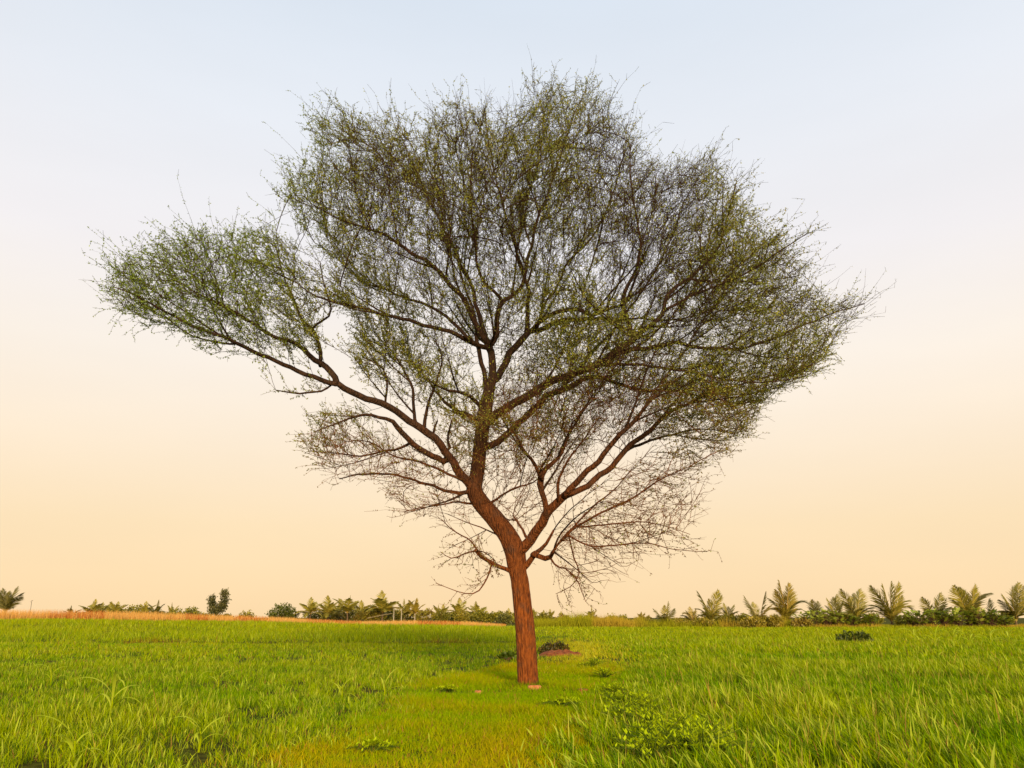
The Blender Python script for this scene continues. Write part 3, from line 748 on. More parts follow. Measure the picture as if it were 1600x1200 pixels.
# ------------------------------------------------------------------ grass
PATH_Y = np.array([0, 6, 9, 13, 17, 21, 25, 30, 40, 60.0])
PATH_X = np.array([-0.75, -0.75, -0.65, -0.15, 0.35, 0.9, 1.8, 2.6, 3.2, 3.6])
PATH_W = np.array([0.95, 1.0, 1.1, 1.5, 1.9, 1.7, 1.4, 1.2, 0.9, 0.5])
def path_mask(x, y):
    cx = np.interp(y, PATH_Y, PATH_X); hw = np.interp(y, PATH_Y, PATH_W)
    d = np.abs(x - cx) - hw + 1.1 * (fbm(x * 0.9 + 20, y * 0.7) - 0.42)
    return sstep(0.75, -0.6, d) * sstep(26, 18, y)
def blades(mb, x, y, h, w, lx, ly, curl, c, segs=3, z=None):
    n = len(x)
    if z is None: z = ground_h(x, y) - 0.01
    base = np.stack([x, y, z], 1)
    az = rng.uniform(0, math.pi, n)
    sx = np.stack([np.cos(az), np.sin(az), np.zeros(n)], 1)
    lean = np.stack([lx, ly, np.zeros(n)], 1)
    lv = {3: [0, .42, .76, 1], 2: [0, .55, 1], 1: [0, 1]}[segs]
    wf = {3: [.75, 1, .62], 2: [.85, .8], 1: [1]}[segs]
    V = []; C = []
    tipc = c * 1.15
    for k, t in enumerate(lv):
        bend = t * 0.45 + curl * t * t
        p = base + lean * (h * bend)[:, None]
        p[:, 2] += h * t * (1 - 0.5 * np.minimum(curl * t * np.hypot(lx, ly), 1.2))
        if k < len(wf):
            V += [p - sx * (w * wf[k] * .5)[:, None], p + sx * (w * wf[k] * .5)[:, None]]
        else:
            V.append(p)
    nv = len(V)
    V = np.stack(V, 1).reshape(-1, 3)
    C = np.repeat(c, nv, 0)
    F = []
    for k in range(segs - 1):
        a = 2 * k
        F += [[a, a + 1, a + 3], [a, a + 3, a + 2]]
    a = 2 * (segs - 1)
    F.append([a, a + 1, a + 2])
    F = (np.array(F)[None] + (np.arange(n) * nv)[:, None, None]).reshape(-1, 3)
    mb.add(V, F, C)

def mixc(a, b, t):
    return np.asarray(a) * (1 - t) + np.asarray(b) * t
G_GREEN = np.array([0.145, 0.31, 0.001]); G_LIME = np.array([0.355, 0.425, 0.001]); G_YEL = np.array([0.48, 0.38, 0.003])
G_PALE = np.array([0.54, 0.60, 0.06]); G_DRY = np.array([0.42, 0.20, 0.05]); G_DARK = np.array([0.055, 0.12, 0.008])
def sample_band(y0, y1, dens, tuft=7):
    """random points in the part of the field the camera (or one a few steps aside) sees"""
    k = 0.70
    area = k * (y1 * y1 - y0 * y0) + 6 * (y1 - y0)
    n = int(area * dens / tuft)
    y = np.sqrt(rng.uniform(y0 * y0, y1 * y1, n))
    x = rng.uniform(-1, 1, n) * (k * y + 3)
    y = np.repeat(y, tuft); x = np.repeat(x, tuft)
    s = 0.035 + 0.0018 * y
    return x + rng.normal(0, 1, len(x)) * s, y + rng.normal(0, 1, len(y)) * s

def build_grass():
    field = MB(); path = MB()
    for y0, y1, dens, segs, wmul in ((4, 8, 1100, 3, .8), (8, 15, 1500, 3, .8), (15, 25, 800, 2, 1.0), (25, 45, 260, 2, 1.6), (45, 75, 80, 1, 2.6), (75, 114, 36, 1, 4.0)):
        x, y = sample_band(y0, y1, dens)
        pm = path_mask(x, y)
        patch = fbm(x * 0.35 + 3, y * 0.35)
        patch2 = fbm(x * 1.6 + 30, y * 1.6)
        side = sstep(-1.0, 1.0, x - np.interp(y, PATH_Y, PATH_X))       # 0 left field, 1 right field
        # thin or missing tufts leave dark hollows
        fine = vnoise(x * 5.5 + 9, y * 3.5)
        keep = (rng.random(len(x)) < np.clip((patch2 - 0.24) * 6, 0.35, 1) * np.clip((fine - 0.26) * 4.5, 0.06, 1)) & (pm + rng.normal(0, .18, len(x)) < 0.5)
        shade_band = (np.abs(y - 44.2 + 2.5 * (vnoise(x * 0.2, y * 0) - .5)) < 1.3) & (x / y < 0.02) & (x / y > -0.5)  # band of shade before the taller crop, imitated with sparser, darker blades
        keep &= ~(shade_band & (rng.random(len(x)) < 0.55))
        keep &= ~((np.hypot((x - 1.66) / 1.0, (y - 29.8) / 0.7) < 1))
        xs, ys, pa, si = x[keep], y[keep], patch[keep], side[keep]
        p2 = patch2[keep]
        n = len(xs)
        h = (0.075 + 0.12 * pa + 0.16 * (p2 - 0.4)) * rng.uniform(0.55, 1.3, n)
        h *= 0.9 + 0.55 * si
        edge = sstep(2.2, 0.5, np.abs(xs - np.interp(ys, PATH_Y, PATH_X)) - np.interp(ys, PATH_Y, PATH_W) + 0.3)
        h *= 1 - 0.35 * edge
        far_crop = sstep(45, 47, ys + 2.5 * (vnoise(xs * 0.2, ys * 0) - .5)) * sstep(0.08, -0.02, xs / ys)
        h *= 1 + 1.5 * far_crop
        w = rng.uniform(0.0045, 0.0125, n) * wmul * (1.0 + 0.45 * si)
        lx = rng.normal(0, 0.42, n) - 0.42 * si
        ly = rng.normal(-0.05, 0.4, n)
        curl = rng.uniform(0.1, 0.9, n)
        t1 = np.clip(rng.normal(0.47, 0.32, n) + (pa - 0.45) * 1.6, 0, 1)[:, None]
        c = mixc(G_GREEN, G_LIME, t1)
        ye = np.clip(sstep(20, 75, ys) * 0.55 + 0.55 * (fbm(xs * 0.12 + 60, ys * 0.2) - 0.5) + rng.normal(0, 0.15, n), 0, 1)[:, None]
        c = mixc(c, mixc(G_LIME, G_YEL, 0.4), ye)
        tb = _tab[(xs * 9).astype(int) % 256, (ys * 5).astype(int) % 256]
        dk = (rng.random((n, 1)) < 0.17) | ((tb < 0.2)[:, None] & (rng.random((n, 1)) < .7))
        c = np.where(dk, mixc(c, G_DARK, 0.85), c)
        pl = rng.random((n, 1)) < 0.10
        c = np.where(pl, mixc(c, G_PALE, 0.55), c)
        dr = rng.random((n, 1)) < 0.03
        c = np.where(dr, G_DRY * 0.8, c)
        # a strip of dry brown stalks at the near edge of the far crop
        strip = (np.abs(ys - 45.5) < 2.5) & (xs / ys < -0.05) & (xs / ys > -0.46) & (rng.random(n) < 0.6 * sstep(0.3, 0.6, vnoise(xs * 0.3 + 5, ys * 0.02)))
        c = np.where(strip[:, None], np.array([0.26, 0.14, 0.015]), c)
        cor = np.exp(-((xs - np.interp(ys, PATH_Y, PATH_X)) / 1.3) ** 2) * sstep(18, 24, ys) * sstep(60, 40, ys)
        yy_ = (rng.random(n) < cor * 0.85)[:, None]
        c = np.where(yy_, mixc(G_YEL, G_PALE, 0.25), c)
        dd = shade_band[keep]
        c = np.where(dd[:, None], c * 0.6, c)  # shade painted into the blade colour
        c = c * rng.uniform(0.75, 1.25, (n, 1))
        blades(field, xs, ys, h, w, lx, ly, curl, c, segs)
        # broad pale blades standing above the rest
        m = (rng.random(n) < (0.05 if y0 < 25 else 0.03)) & (pa > 0.35)
        k = m.sum()
        if k:
            blades(field, xs[m], ys[m], h[m] * rng.uniform(1.0, 1.45, k), w[m] * rng.uniform(1.5, 2.6, k), lx[m] * 0.7, ly[m] * 0.7,
                   rng.uniform(0.2, 1.3, k), mixc(c[m], G_PALE, 0.6), segs)
        # dead and flowering stems
        m = rng.random(n) < 0.012
        k = m.sum()
        if k and y0 < 45:
            blades(field, xs[m], ys[m], h[m] * rng.uniform(1.3, 2.0, k), w[m] * .7, rng.normal(0, .3, k), rng.normal(0, .3, k), rng.uniform(0, .5, k),
                   mixc(G_DRY, G_PALE, rng.random((k, 1))), segs)
        # path turf
        m = pm + rng.normal(0, .12, len(x)) >= 0.28
        xs, ys, pa = x[m], y[m], fbm(x[m] * 0.8 + 9, y[m] * 0.8)
        reps = 2 if y0 < 25 else 1
        for _ in range(reps):
            n = len(xs)
            if not n: break
            xx = xs + rng.normal(0, 0.07, n); yy = ys + rng.normal(0, 0.07, n)
            bare = fbm(xx * 1.1 + 50, yy * 1.1) 
            ok = (bare < 0.8) & (np.hypot((xx - 1.66) / 1.0, (yy - 29.8) / 0.7) > 1)
            xx, yy, pp = xx[ok], yy[ok], pa[ok]
            n = len(xx)
            tall = sstep(20, 28, yy)
            h = (0.05 + 0.08 * pp) * rng.uniform(0.5, 1.4, n) * (1 + 1.6 * tall)
            near_tree = np.exp(-(((yy - 15.5) / 3.2) ** 2))
            yel = np.clip(0.20 + 1.3 * (pp - 0.42) + 0.45 * sstep(12.5, 8, yy) + 0.35 * tall - 0.45 * near_tree + rng.normal(0, 0.2, n), 0, 1)[:, None]
            c = mixc(mixc(G_GREEN, G_LIME, 0.45), G_YEL, yel) * rng.uniform(0.75, 1.25, (n, 1))
            dr = rng.random((n, 1)) < 0.05
            c = np.where(dr, np.array([0.48, 0.20, 0.04]), c)
            blades(path, xx, yy, h, rng.uniform(0.006, 0.012, n) * wmul, rng.normal(0, 0.7, n), rng.normal(0, 0.7, n), rng.uniform(0, 1, n), c, min(segs, 2))
    n = 900
    a = rng.uniform(0, 6.283, n); r = 0.2 + np.abs(rng.normal(0, .16, n))
    tx, ty = TREE_BASE[0] + np.cos(a) * r, Y0 + np.sin(a) * r
    blades(path, tx, ty, rng.uniform(.05, .2, n), rng.uniform(.006, .013, n), rng.normal(0, .5, n), rng.normal(0, .5, n), rng.uniform(0, 1, n),
           mixc(G_DARK, G_LIME, rng.random((n, 1))) * rng.uniform(.7, 1.1, (n, 1)), 2)
    o = field.build("field_grass", M_grass); tag(o, "tall lush green grass covering the field on both sides of the tree", "grass", kind="stuff")
    o = path.build("path_grass", M_grass); tag(o, "short yellowish turf of the path leading up to the tree", "grass", kind="stuff")
    # dry orange grass along the far left edge
    d = MB()
    n = 34000
    u = rng.uniform(0, 1, n)
    px = -140 + u * 930
    Yd = 112 + rng.uniform(-4, 9, n) + 3 * np.sin(px * 0.02)
    x = np.array([at(a, 965, b)[0] for a, b in zip(px, Yd)])
    thick = np.interp(px, [-140, 0, 250, 450, 560, 640, 740, 790], [1, 1, .75, .32, .1, .28, .25, .02])
    h = (0.45 + 1.1 * thick) * rng.uniform(0.5, 1.15, n)
    c = mixc(np.array([0.72, 0.32, 0.055]), np.array([0.78, 0.50, 0.15]), rng.random((n, 1))) * rng.uniform(0.75, 1.2, (n, 1))
    red = (vnoise(px * 0.02, Yd * 0) > 0.62)[:, None] & (rng.random((n, 1)) < 0.5)
    c = np.where(red, np.array([0.52, 0.15, 0.03]), c)
    blades(d, x, Yd, h, rng.uniform(0.03, 0.07, n), rng.normal(0, 0.3, n), rng.normal(0, 0.3, n), rng.uniform(0, 0.5, n), c, 1)
    o = d.build("dry_grass", M_grass); tag(o, "band of dry orange grass along the far left edge of the field", "grass", kind="stuff")
    # golden brush in front of the right-hand palms
    d = MB()
    n = 60000
    px = rng.uniform(815, 1720, n)
    Yd = 117 + rng.uniform(-5, 7, n)
    x = np.array([at(a, 975, b)[0] for a, b in zip(px, Yd)])
    hh = np.interp(px, [815, 850, 880, 940, 990, 1060, 1130, 1190, 1240, 1260, 1330, 1420, 1600, 1720], [.8, 1.3, 1.6, 1.4, 1.3, 1.1, 1.2, 1.6, 1.2, .7, .6, .5, .45, .45])
    hh = hh * (0.6 + 0.8 * vnoise(px * 0.06, Yd * 0.15))
    c = mixc(np.array([0.36, 0.34, 0.015]), np.array([0.52, 0.36, 0.035]), sstep(.4, .6, vnoise(px * 0.02 + 4, Yd * 0))[:, None]) * rng.uniform(0.6, 1.2, (n, 1))
    blades(d, x, Yd, hh * rng.uniform(0.25, 1.2, n) ** 1.2, rng.uniform(0.035, 0.08, n), rng.normal(0, 0.4, n), rng.normal(0, 0.3, n), rng.uniform(0, 0.6, n), c, 1)
    o = d.build("golden_brush", M_grass); tag(o, "golden brown brush grass along the foot of the palms", "grass", kind="stuff")
build_grass()

# ------------------------------------------------------------------ palms
def frond_mesh(name, bend, pal, seed, n_leaf=36, droop=0.3, lw=0.0115):
    """one pinnate frond of unit length rising along +Z and bending towards +X"""
    rg = np.random.default_rng(seed)
    m = 12
    ang = R(bend) * (np.linspace(0, 1, m) ** 1.5)
    P = [np.zeros(3)]
    for k in range(1, m):
        P.append(P[-1] + np.array([math.sin(ang[k]), 0, math.cos(ang[k])]) / (m - 1))
    P = np.array(P)
    mb = MB()
    tube(mb, P, np.linspace(0.013, 0.003, m), 4, C=pal[1])
    t = np.linspace(0.16, 0.99, n_leaf)
    for s in (-1, 1):
        tt = t + rg.normal(0, 0.008, n_leaf)
        pos = np.stack([np.interp(tt, np.linspace(0, 1, m), P[:, c]) for c in range(3)], 1)
        a = np.interp(tt, np.linspace(0, 1, m), ang)
        tan = np.stack([np.sin(a), np.zeros(n_leaf), np.cos(a)], 1)
        lat = np.tile([0, s, 0], (n_leaf, 1)).astype(float)
        fw = 0.85 + 0.8 * tt[:, None]
        d = unit(lat + tan * fw + np.array([0.25, 0, -droop]) * 1.0 + rg.normal(0, 0.14, (n_leaf, 3)))
        ln = (0.33 * np.sin(np.clip(tt * 1.05, 0, 1) * math.pi * 0.86 + 0.35) + 0.05)[:, None] * rg.uniform(0.85, 1.1, (n_leaf, 1))
        up = unit(np.cross(d, tan)); wv = unit(np.cross(up, d)) * lw
        mid = pos + d * ln * 0.5
        tip = pos + d * ln + np.array([0.03, 0, -0.05]) * ln
        V = np.stack([pos - wv * .6, mid - wv, tip, mid + wv, pos + wv * .6], 1).reshape(-1, 3)
        F = np.array([[0, 1, 3, 4]])[None] + (np.arange(n_leaf) * 5)[:, None, None]
        c = mixc(np.array(pal[0]), np.array(pal[2]), rg.random((n_leaf, 1))) * rg.uniform(0.75, 1.25, (n_leaf, 1))
        c = np.repeat(c, 5, 0)
        mb.add(V, F.reshape(-1, 4), c)
        F3 = (np.array([[1, 2, 3]])[None] + (np.arange(n_leaf) * 5)[:, None, None]).reshape(-1, 3) + mb.n - len(V)
        mb.f.setdefault(3, []).append(F3)
    return mb
PAL = {
 "green": ((0.23, 0.21, 0.018), (0.55, 0.37, 0.05), (0.46, 0.36, 0.045)),
 "dark": ((0.11, 0.105, 0.015), (0.26, 0.18, 0.035), (0.22, 0.18, 0.028)),
 "gold": ((0.32, 0.24, 0.02), (0.55, 0.32, 0.05), (0.45, 0.32, 0.04)),
 "dry": ((0.35, 0.17, 0.035), (0.4, 0.18, 0.04), (0.45, 0.22, 0.05)),
}
_fr = {}
def frond(bend, pal, v):
    b = min((8, 25, 50, 85, 120), key=lambda q: abs(q - bend))
    key = (b, pal, v % 2)
    if key not in _fr:
        _fr[key] = frond_mesh("frond", b, PAL[pal], hash((b, len(pal), v % 2)) % 9999).data("frond", M_palm)
    return _fr[key]
GR_R = "young palms along the right edge of the field"
def big_palm(px, base_py, Y, label, fronds, extra=5, pal="green", trunk_h=0.35, group=GR_R):
    """fronds: (px, py of tip as the photo shows it, bend, palette)"""
    P = at(px, base_py, Y)
    P[2] = float(ground_h(P[0], P[1])) - 0.02
    root = thing("palm_tree", label, "palm", tuple(P), group)
    mb = MB()
    tube(mb, [[0, 0, -0.1], [0.02, 0, trunk_h * .5], [0.03, 0, trunk_h], [0.03, 0, trunk_h + .35]], [0.26, 0.22, 0.18, 0.1], 9, rough=0.12, seed=int(px))
    mb.build("trunk", M_palm_trunk, root, smooth=True, color=False)
    hub = np.array([0.03, 0, trunk_h + 0.2])
    ci = 0
    specs = []
    for (tx, ty, bend, pl) in fronds:
        T = at(tx, ty, Y) - P - hub
        specs.append((T, bend, pl, random.uniform(-0.7, 0.7)))
    for k in range(extra + 5):
        a = random.choice((-1, 1)) * random.uniform(.25, 1); L = random.uniform(2.4, 3.8) * (0.75 if trunk_h < 0.3 else 1)
        th = random.uniform(0.45, 1.1)
        specs.append((np.array([math.sin(a * 1.5) * L * 0.62 * th, 0, L * (0.98 - 0.72 * th)]), random.choice((50, 85, 85, 120)), pal, random.choice((-1, 1)) * random.uniform(0.5, 1.8)))
    for T, bend, pl, off in specs:
        me = frond(bend, pl, ci); ci += 1
        o = bpy.data.objects.new("frond", me); COL.objects.link(o); o.parent = root
        T = np.array([T[0], off, T[2]])
        L = np.linalg.norm(T)
        # chord direction of the template
        b = min((8, 25, 50, 85, 120), key=lambda q: abs(q - bend))
        ang = R(b) * (np.linspace(0, 1, 12) ** 1.5)
        ch = np.array([np.sin(ang[1:]).mean(), np.cos(ang[1:]).mean()])
        chord_a = math.atan2(ch[0], ch[1]); cl = np.hypot(*ch)
        az = math.atan2(T[1], T[0]) if np.hypot(T[0], T[1]) > 1e-3 else 0
        tw = {8: 1.1, 25: 0.8, 50: 0.45, 85: 0.3, 120: 0.2}[b] * random.choice((-1, 1)) * random.uniform(.3, 1.1)
        tilt = math.atan2(np.hypot(T[0], T[1]), T[2]) - chord_a * math.cos(tw)
        o.location = tuple(hub + np.array([math.cos(az), math.sin(az), 0]) * 0.06)
        o.rotation_euler = (Matrix.Rotation(az, 3, "Z") @ Matrix.Rotation(tilt, 3, "Y") @ Matrix.Rotation(tw, 3, "Z")).to_euler()
        s = L / cl
        o.scale = (s, s, s)
    return root
YR = 119
PALMS_R = [
 (1040, 973, "small palm with a thin crown, first of the row right of the big tree", [(1042, 940, 8, "green"), (1022, 951, 25, "dark"), (1054, 951, 8, "dark"), (1034, 946, 25, "green"), (1028, 962, 50, "dark")], 3, "dark", .2),
 (1083, 975, "stunted palm with yellowed fronds and drooping dark lower leaves", [(1078, 948, 25, "gold"), (1072, 954, 50, "gold"), (1084, 951, 8, "gold"), (1062, 962, 85, "dark"), (1096, 960, 85, "dark")], 2, "gold", .2),
 (1110, 976, "dark palm with two fronds crossing like open scissors", [(1091, 924, 25, "dark"), (1120, 923, 8, "green"), (1126, 930, 25, "green"), (1107, 936, 8, "gold"), (1087, 951, 85, "dark"), (1130, 950, 85, "dark"), (1101, 938, 25, "green")], 4, "green", .35),
 (1140, 975, "bushy low palm beside a dry seed stalk", [(1133, 942, 25, "green"), (1146, 945, 50, "green"), (1128, 950, 50, "dark"), (1153, 955, 85, "gold"), (1138, 948, 8, "dark")], 5, "green", .2),
 (1186, 974, "ragged palm with long dark blade-like fronds pointing left", [(1164, 932, 8, "dark"), (1196, 925, 8, "dark"), (1172, 944, 25, "dark"), (1158, 958, 50, "dark"), (1205, 945, 50, "gold"), (1178, 941, 8, "green")], 3, "dark", .2),
 (1229, 976, "tall golden palm with upright plume and dry orange skirt", [(1222, 908, 8, "gold"), (1233, 912, 8, "gold"), (1239, 922, 8, "green"), (1200, 935, 50, "green"), (1213, 921, 25, "gold"), (1243, 934, 25, "green"), (1263, 944, 120, "dark"), (1200, 955, 120, "gold"), (1254, 952, 85, "dark"), (1206, 950, 85, "gold"), (1240, 968, 120, "dry"), (1214, 968, 120, "dry")], 4, "green", .6),
 (1276, 974, "slim dark palm leaning over pale broad leaves", [(1265, 937, 25, "dark"), (1280, 940, 8, "dark"), (1272, 944, 8, "green"), (1264, 954, 50, "dark"), (1287, 955, 50, "green")], 2, "dark", .2),
 (1307, 974, "narrow palm with a single upright frond cluster", [(1308, 929, 8, "green"), (1294, 935, 25, "green"), (1303, 934, 8, "dark"), (1316, 938, 25, "dark"), (1292, 946, 50, "dark")], 3, "green", .3),
 (1338, 977, "palm with a feathery pale frond arching left", [(1317, 920, 25, "green"), (1346, 921, 8, "green"), (1330, 932, 8, "green"), (1353, 935, 25, "dark"), (1322, 940, 50, "dark"), (1366, 950, 85, "dark"), (1338, 928, 8, "dark")], 4, "green", .35),
 (1394, 979, "big palm with a pale upright midrib in its fan of fronds", [(1360, 915, 25, "green"), (1380, 912, 8, "green"), (1391, 909, 8, "green"), (1401, 911, 8, "green"), (1408, 930, 25, "green"), (1372, 928, 25, "dark"), (1358, 946, 85, "dark"), (1426, 939, 85, "green"), (1431, 954, 120, "green"), (1352, 958, 85, "dark")], 5, "green", .6),
 (1462, 977, "broad low palm with blunt grey-green fronds", [(1437, 933, 25, "green"), (1467, 927, 8, "green"), (1476, 936, 8, "dark"), (1449, 938, 25, "green"), (1486, 948, 50, "dark"), (1440, 950, 50, "dark"), (1458, 940, 8, "green")], 4, "green", .3),
 (1517, 978, "wide palm with one frond arching far to the right", [(1482, 915, 25, "green"), (1520, 914, 8, "green"), (1500, 918, 25, "green"), (1511, 922, 8, "green"), (1549, 927, 85, "dark"), (1486, 934, 50, "dark"), (1480, 952, 85, "dark"), (1534, 935, 50, "green"), (1529, 920, 8, "gold")], 4, "green", .5),
 (1548, 976, "thin dark palm with one bare upright frond", [(1547, 936, 8, "dark"), (1556, 952, 50, "green"), (1540, 950, 25, "dark")], 2, "dark", .2),
 (1588, 978, "dense dark palm at the picture's right edge", [(1590, 911, 8, "green"), (1579, 918, 8, "green"), (1568, 928, 25, "green"), (1558, 937, 50, "dark"), (1600, 915, 8, "dark"), (1612, 925, 25, "green"), (1556, 955, 85, "dark"), (1622, 945, 85, "dark"), (1575, 940, 50, "gold")], 6, "dark", .5),
]
for k, (px, py, lab, fr, ex, pl, th) in enumerate(PALMS_R):
    big_palm(px, py, YR + (k * 37 % 7) - 3, lab, fr, ex, pl, th)
big_palm(8, 955, 135, "dark palm rising behind the orange grass at the left edge", [(-1, 919, 8, "dark"), (9, 920, 8, "dark"), (24, 916, 25, "dark"), (33, 926, 50, "dark"), (38, 932, 50, "dark"), (18, 926, 8, "dark"), (-14, 922, 25, "dark"), (-24, 934, 50, "dark"), (14, 924, 8, "dark"), (3, 926, 25, "dark"), (20, 934, 25, "dark")], -2, "dark", 1.0,
         "palms and trees far behind the dry grass")

GR_F = "palms and trees far behind the dry grass"
def far_palm(px, top, Y, label, wide=1.0, pal="green", nf=13, bottom=970):
    P = at(px, 966, Y)
    gz = float(ground_h(P[0], P[1]))
    P[2] = gz
    H = at(px, top, Y)[2] - gz
    root = thing("palm_tree", label, "palm", tuple(P), GR_F)
    L = min(4.2, H * 0.72)
    th = max(0.3, H - L * 0.9)
    mb = MB()
    lean = random.uniform(-0.3, 0.3)
    tube(mb, [[0, 0, -0.2], [lean * .4, 0, th * .5], [lean, 0, th]], [0.24, 0.18, 0.14], 7, rough=0.1, seed=int(px))
    mb.build("trunk", M_palm_trunk, root, smooth=True, color=False)
    crown = MB()
    a0 = random.random() * 6
    for k in range(nf):
        q = k / nf
        if k == 0: bend, tilt = 8, 0.05
        elif q < 0.45: bend, tilt = 50, random.uniform(0.2, 0.55)
        else: bend, tilt = 85, random.uniform(0.6, 1.15)
        f = frond_mesh("f", bend, PAL[pal if q < 0.8 else random.choice((pal, "gold"))], k * 7 + int(px), n_leaf=20, lw=0.026)
        az = a0 + k * 2.4
        M = np.array((Matrix.Rotation(az, 3, 'Z') @ Matrix.Rotation(tilt, 3, 'Y')))
        s = L * random.uniform(0.85, 1.1)
        n0 = crown.n
        for v in f.v:
            # widen leaflets a little: they read as feathery masses at this distance
            pass
        V = np.concatenate(f.v) @ M.T * s
        V[:, :2] *= wide
        V += np.array([lean, 0, th])
        crown.v.append(V); crown.c.append(np.concatenate(f.c))
        for kk, fs in f.f.items():
            crown.f.setdefault(kk, []).extend([x + n0 for x in fs])
        crown.n += len(V)
    crown.build("crown", M_palm, root)
FAR_PALMS = [
 (109, 948, 210, "tiny far palm standing alone above the orange grass", 1.0, "dark"),
 (141, 938, 190, "far palm with a wide crown at the left end of the far row", 1.2, "green"),
 (156, 941, 195, "far palm with upright fronds beside the wide-crowned end palm", .8, "green"),
 (170, 942, 205, "low far palm in the middle of the left cluster", .9, "green"),
 (183, 939, 190, "spiky far palm just left of a domed green tree", .9, "green"),
 (226, 941, 195, "far palm just right of the domed green tree", .9, "green"),
 (241, 942, 190, "dark far palm with fronds drooping right, second after the dome tree", 1.0, "dark"),
 (269, 945, 200, "pale far palm poking up left of a long bush", .7, "green"),
 (484, 935, 170, "far palm with a neat star crown right of the round tree", 1.0, "green"),
 (513, 936, 175, "far palm with yellowing lower fronds, second from the round tree", 1.05, "green"),
 (527, 939, 185, "far palm squeezed between two yellow-skirted ones", .8, "green"),
 (543, 930, 172, "tall far palm with an orange skirt of dead fronds", 1.0, "green"),
 (566, 941, 178, "short far palm left of a dark clump", .85, "green"),
 (597, 928, 172, "tallest far palm, bushy and just left of the pale posts", 1.25, "green"),
 (633, 936, 180, "pale far palm directly right of the pale posts", .85, "green"),
 (649, 935, 178, "far palm with open curved fronds above the brown shrub", .85, "gold"),
 (685, 944, 185, "low far palm behind the middle bushes, left of its twin", .9, "green"),
 (694, 944, 190, "low far palm behind the middle bushes, right of its twin", .8, "green"),
 (718, 938, 178, "far palm with a tidy crown above yellow-green brush", .95, "green"),
 (746, 941, 182, "far palm with a thick trunkless crown, last before the dark trees", 1.05, "green"),
 (796, 952, 200, "far palm top peeping left of the acacia trunk", .9, "green"),
 (834, 951, 190, "far palm half hidden behind the acacia trunk", .9, "green"),
 (848, 953, 195, "spiky far palm just right of the acacia trunk", .9, "green"),
 (861, 953, 200, "flat-topped far palm right of the acacia trunk beside dry brush", .9, "green"),
 (877, 956, 205, "small far palm over golden brush", .8, "green"),
 (924, 950, 180, "far palm standing up alone above a brown mound of brush", .8, "green"),
 (1002, 955, 150, "yellowed far palm left of the first dark row palm", .8, "gold"),
 (1015, 962, 150, "stubby yellowed far palm beside the first row palm", .7, "gold"),
]
for a in FAR_PALMS: far_palm(*a)

# ------------------------------------------------------------------ far trees and shrubs
def leaf_cloud(mb, blobs, n, size, c1, c2, flat=0.75, rg=rng):
    """leaf-sized faces spread through several uneven clumps"""
    blobs = np.array(blobs, float)
    wgt = blobs[:, 3] ** 2.2; wgt /= wgt.sum()
    b = rg.choice(len(blobs), n, p=wgt)
    d = unit(rg.normal(0, 1, (n, 3)))
    rr = rg.random(n) ** 0.42
    lump = 1 + 0.28 * np.sin(d[:, 0] * 5 + b) * np.cos(d[:, 2] * 6 + b * 2)
    P = blobs[b, :3] + d * (blobs[b, 3] * rr * lump)[:, None] * np.array([1, 1, flat])
    ax = unit(rg.normal(0, 1, (n, 3))); nr = unit(np.cross(ax, rg.normal(0, 1, (n, 3)))); sd = np.cross(ax, nr)
    ln = size * rg.uniform(0.6, 1.4, (n, 1))
    V = np.stack([P, P + ax * ln * .5 + sd * ln * .3, P + ax * ln + nr * ln * .15, P + ax * ln * .5 - sd * ln * .3], 1).reshape(-1, 3)
    F = (np.array([[0, 1, 2, 3]])[None] + (np.arange(n) * 4)[:, None, None]).reshape(-1, 4)
    t = np.clip(rg.normal(0.5, 0.3, (n, 1)) + 0.25 * np.sin(b * 3.7)[:, None], 0, 1)
    c = mixc(np.array(c1), np.array(c2), t) * rg.uniform(0.7, 1.3, (n, 1))
    mb.add(V, F, np.repeat(c, 4, 0))
    return P
def plant_px(name, label, cat, px, top, base, half_w, Y, blobs, c1, c2, n=1400, size=0.3, trunk=None, group=None, mat=None, flat=0.8):
    """blobs in units of half width / height: (x, z, radius)"""
    P = at(px, base, Y)
    P[2] = float(ground_h(P[0], P[1]))
    H = at(px, top, Y)[2] - P[2]
    W = half_w * px_size(P)
    root = thing(name, label, cat, tuple(P), group)
    rg = np.random.default_rng(int(px * 7 + top))
    bl = []
    for (bx, bz, br) in blobs:
        bl.append((bx * W, rg.uniform(-.4, .4) * W, bz * H, br * W))
    mb = MB()
    leaf_cloud(mb, bl, n, size, c1, c2, flat, rg)
    mb.build("crown" if trunk else "foliage", mat or M_tree, root)
    tb = MB()
    if trunk:
        tr, th = trunk
        tube(tb, [[0, 0, -0.2], [tr * .3, 0, th * H * .5], [0, 0, th * H]], [tr * 1.25, tr, tr * .8], 8, rough=0.1, seed=int(px))
        for (bx, by, bz, br) in bl:
            tube(tb, [[0, 0, th * H * .8], [bx * .5, by * .5, (th * H + bz) * .5], [bx, by, bz]], [tr * .6, tr * .4, tr * .2], 5)
        tb.build("trunk", M_wood, root, smooth=True, color=False)
    else:
        for k in range(7):
            a = rg.uniform(0, 6.28); q = bl[k % len(bl)]
            tube(tb, [[rg.normal(0, .08), rg.normal(0, .08), -0.05], [q[0] * .5 + math.cos(a) * .1, q[1] * .5 + math.sin(a) * .1, q[2] * .5], [q[0], q[1], q[2]]], [0.035, 0.025, 0.012], 5)
        tb.build("stem", M_wood, root, smooth=True, color=False)
    return root
DKG1, DKG2 = (0.10, 0.105, 0.008), (0.18, 0.17, 0.015)
MID1, MID2 = (0.19, 0.18, 0.012), (0.40, 0.34, 0.024)
YEL1, YEL2 = (0.22, 0.18, 0.015), (0.42, 0.31, 0.03)
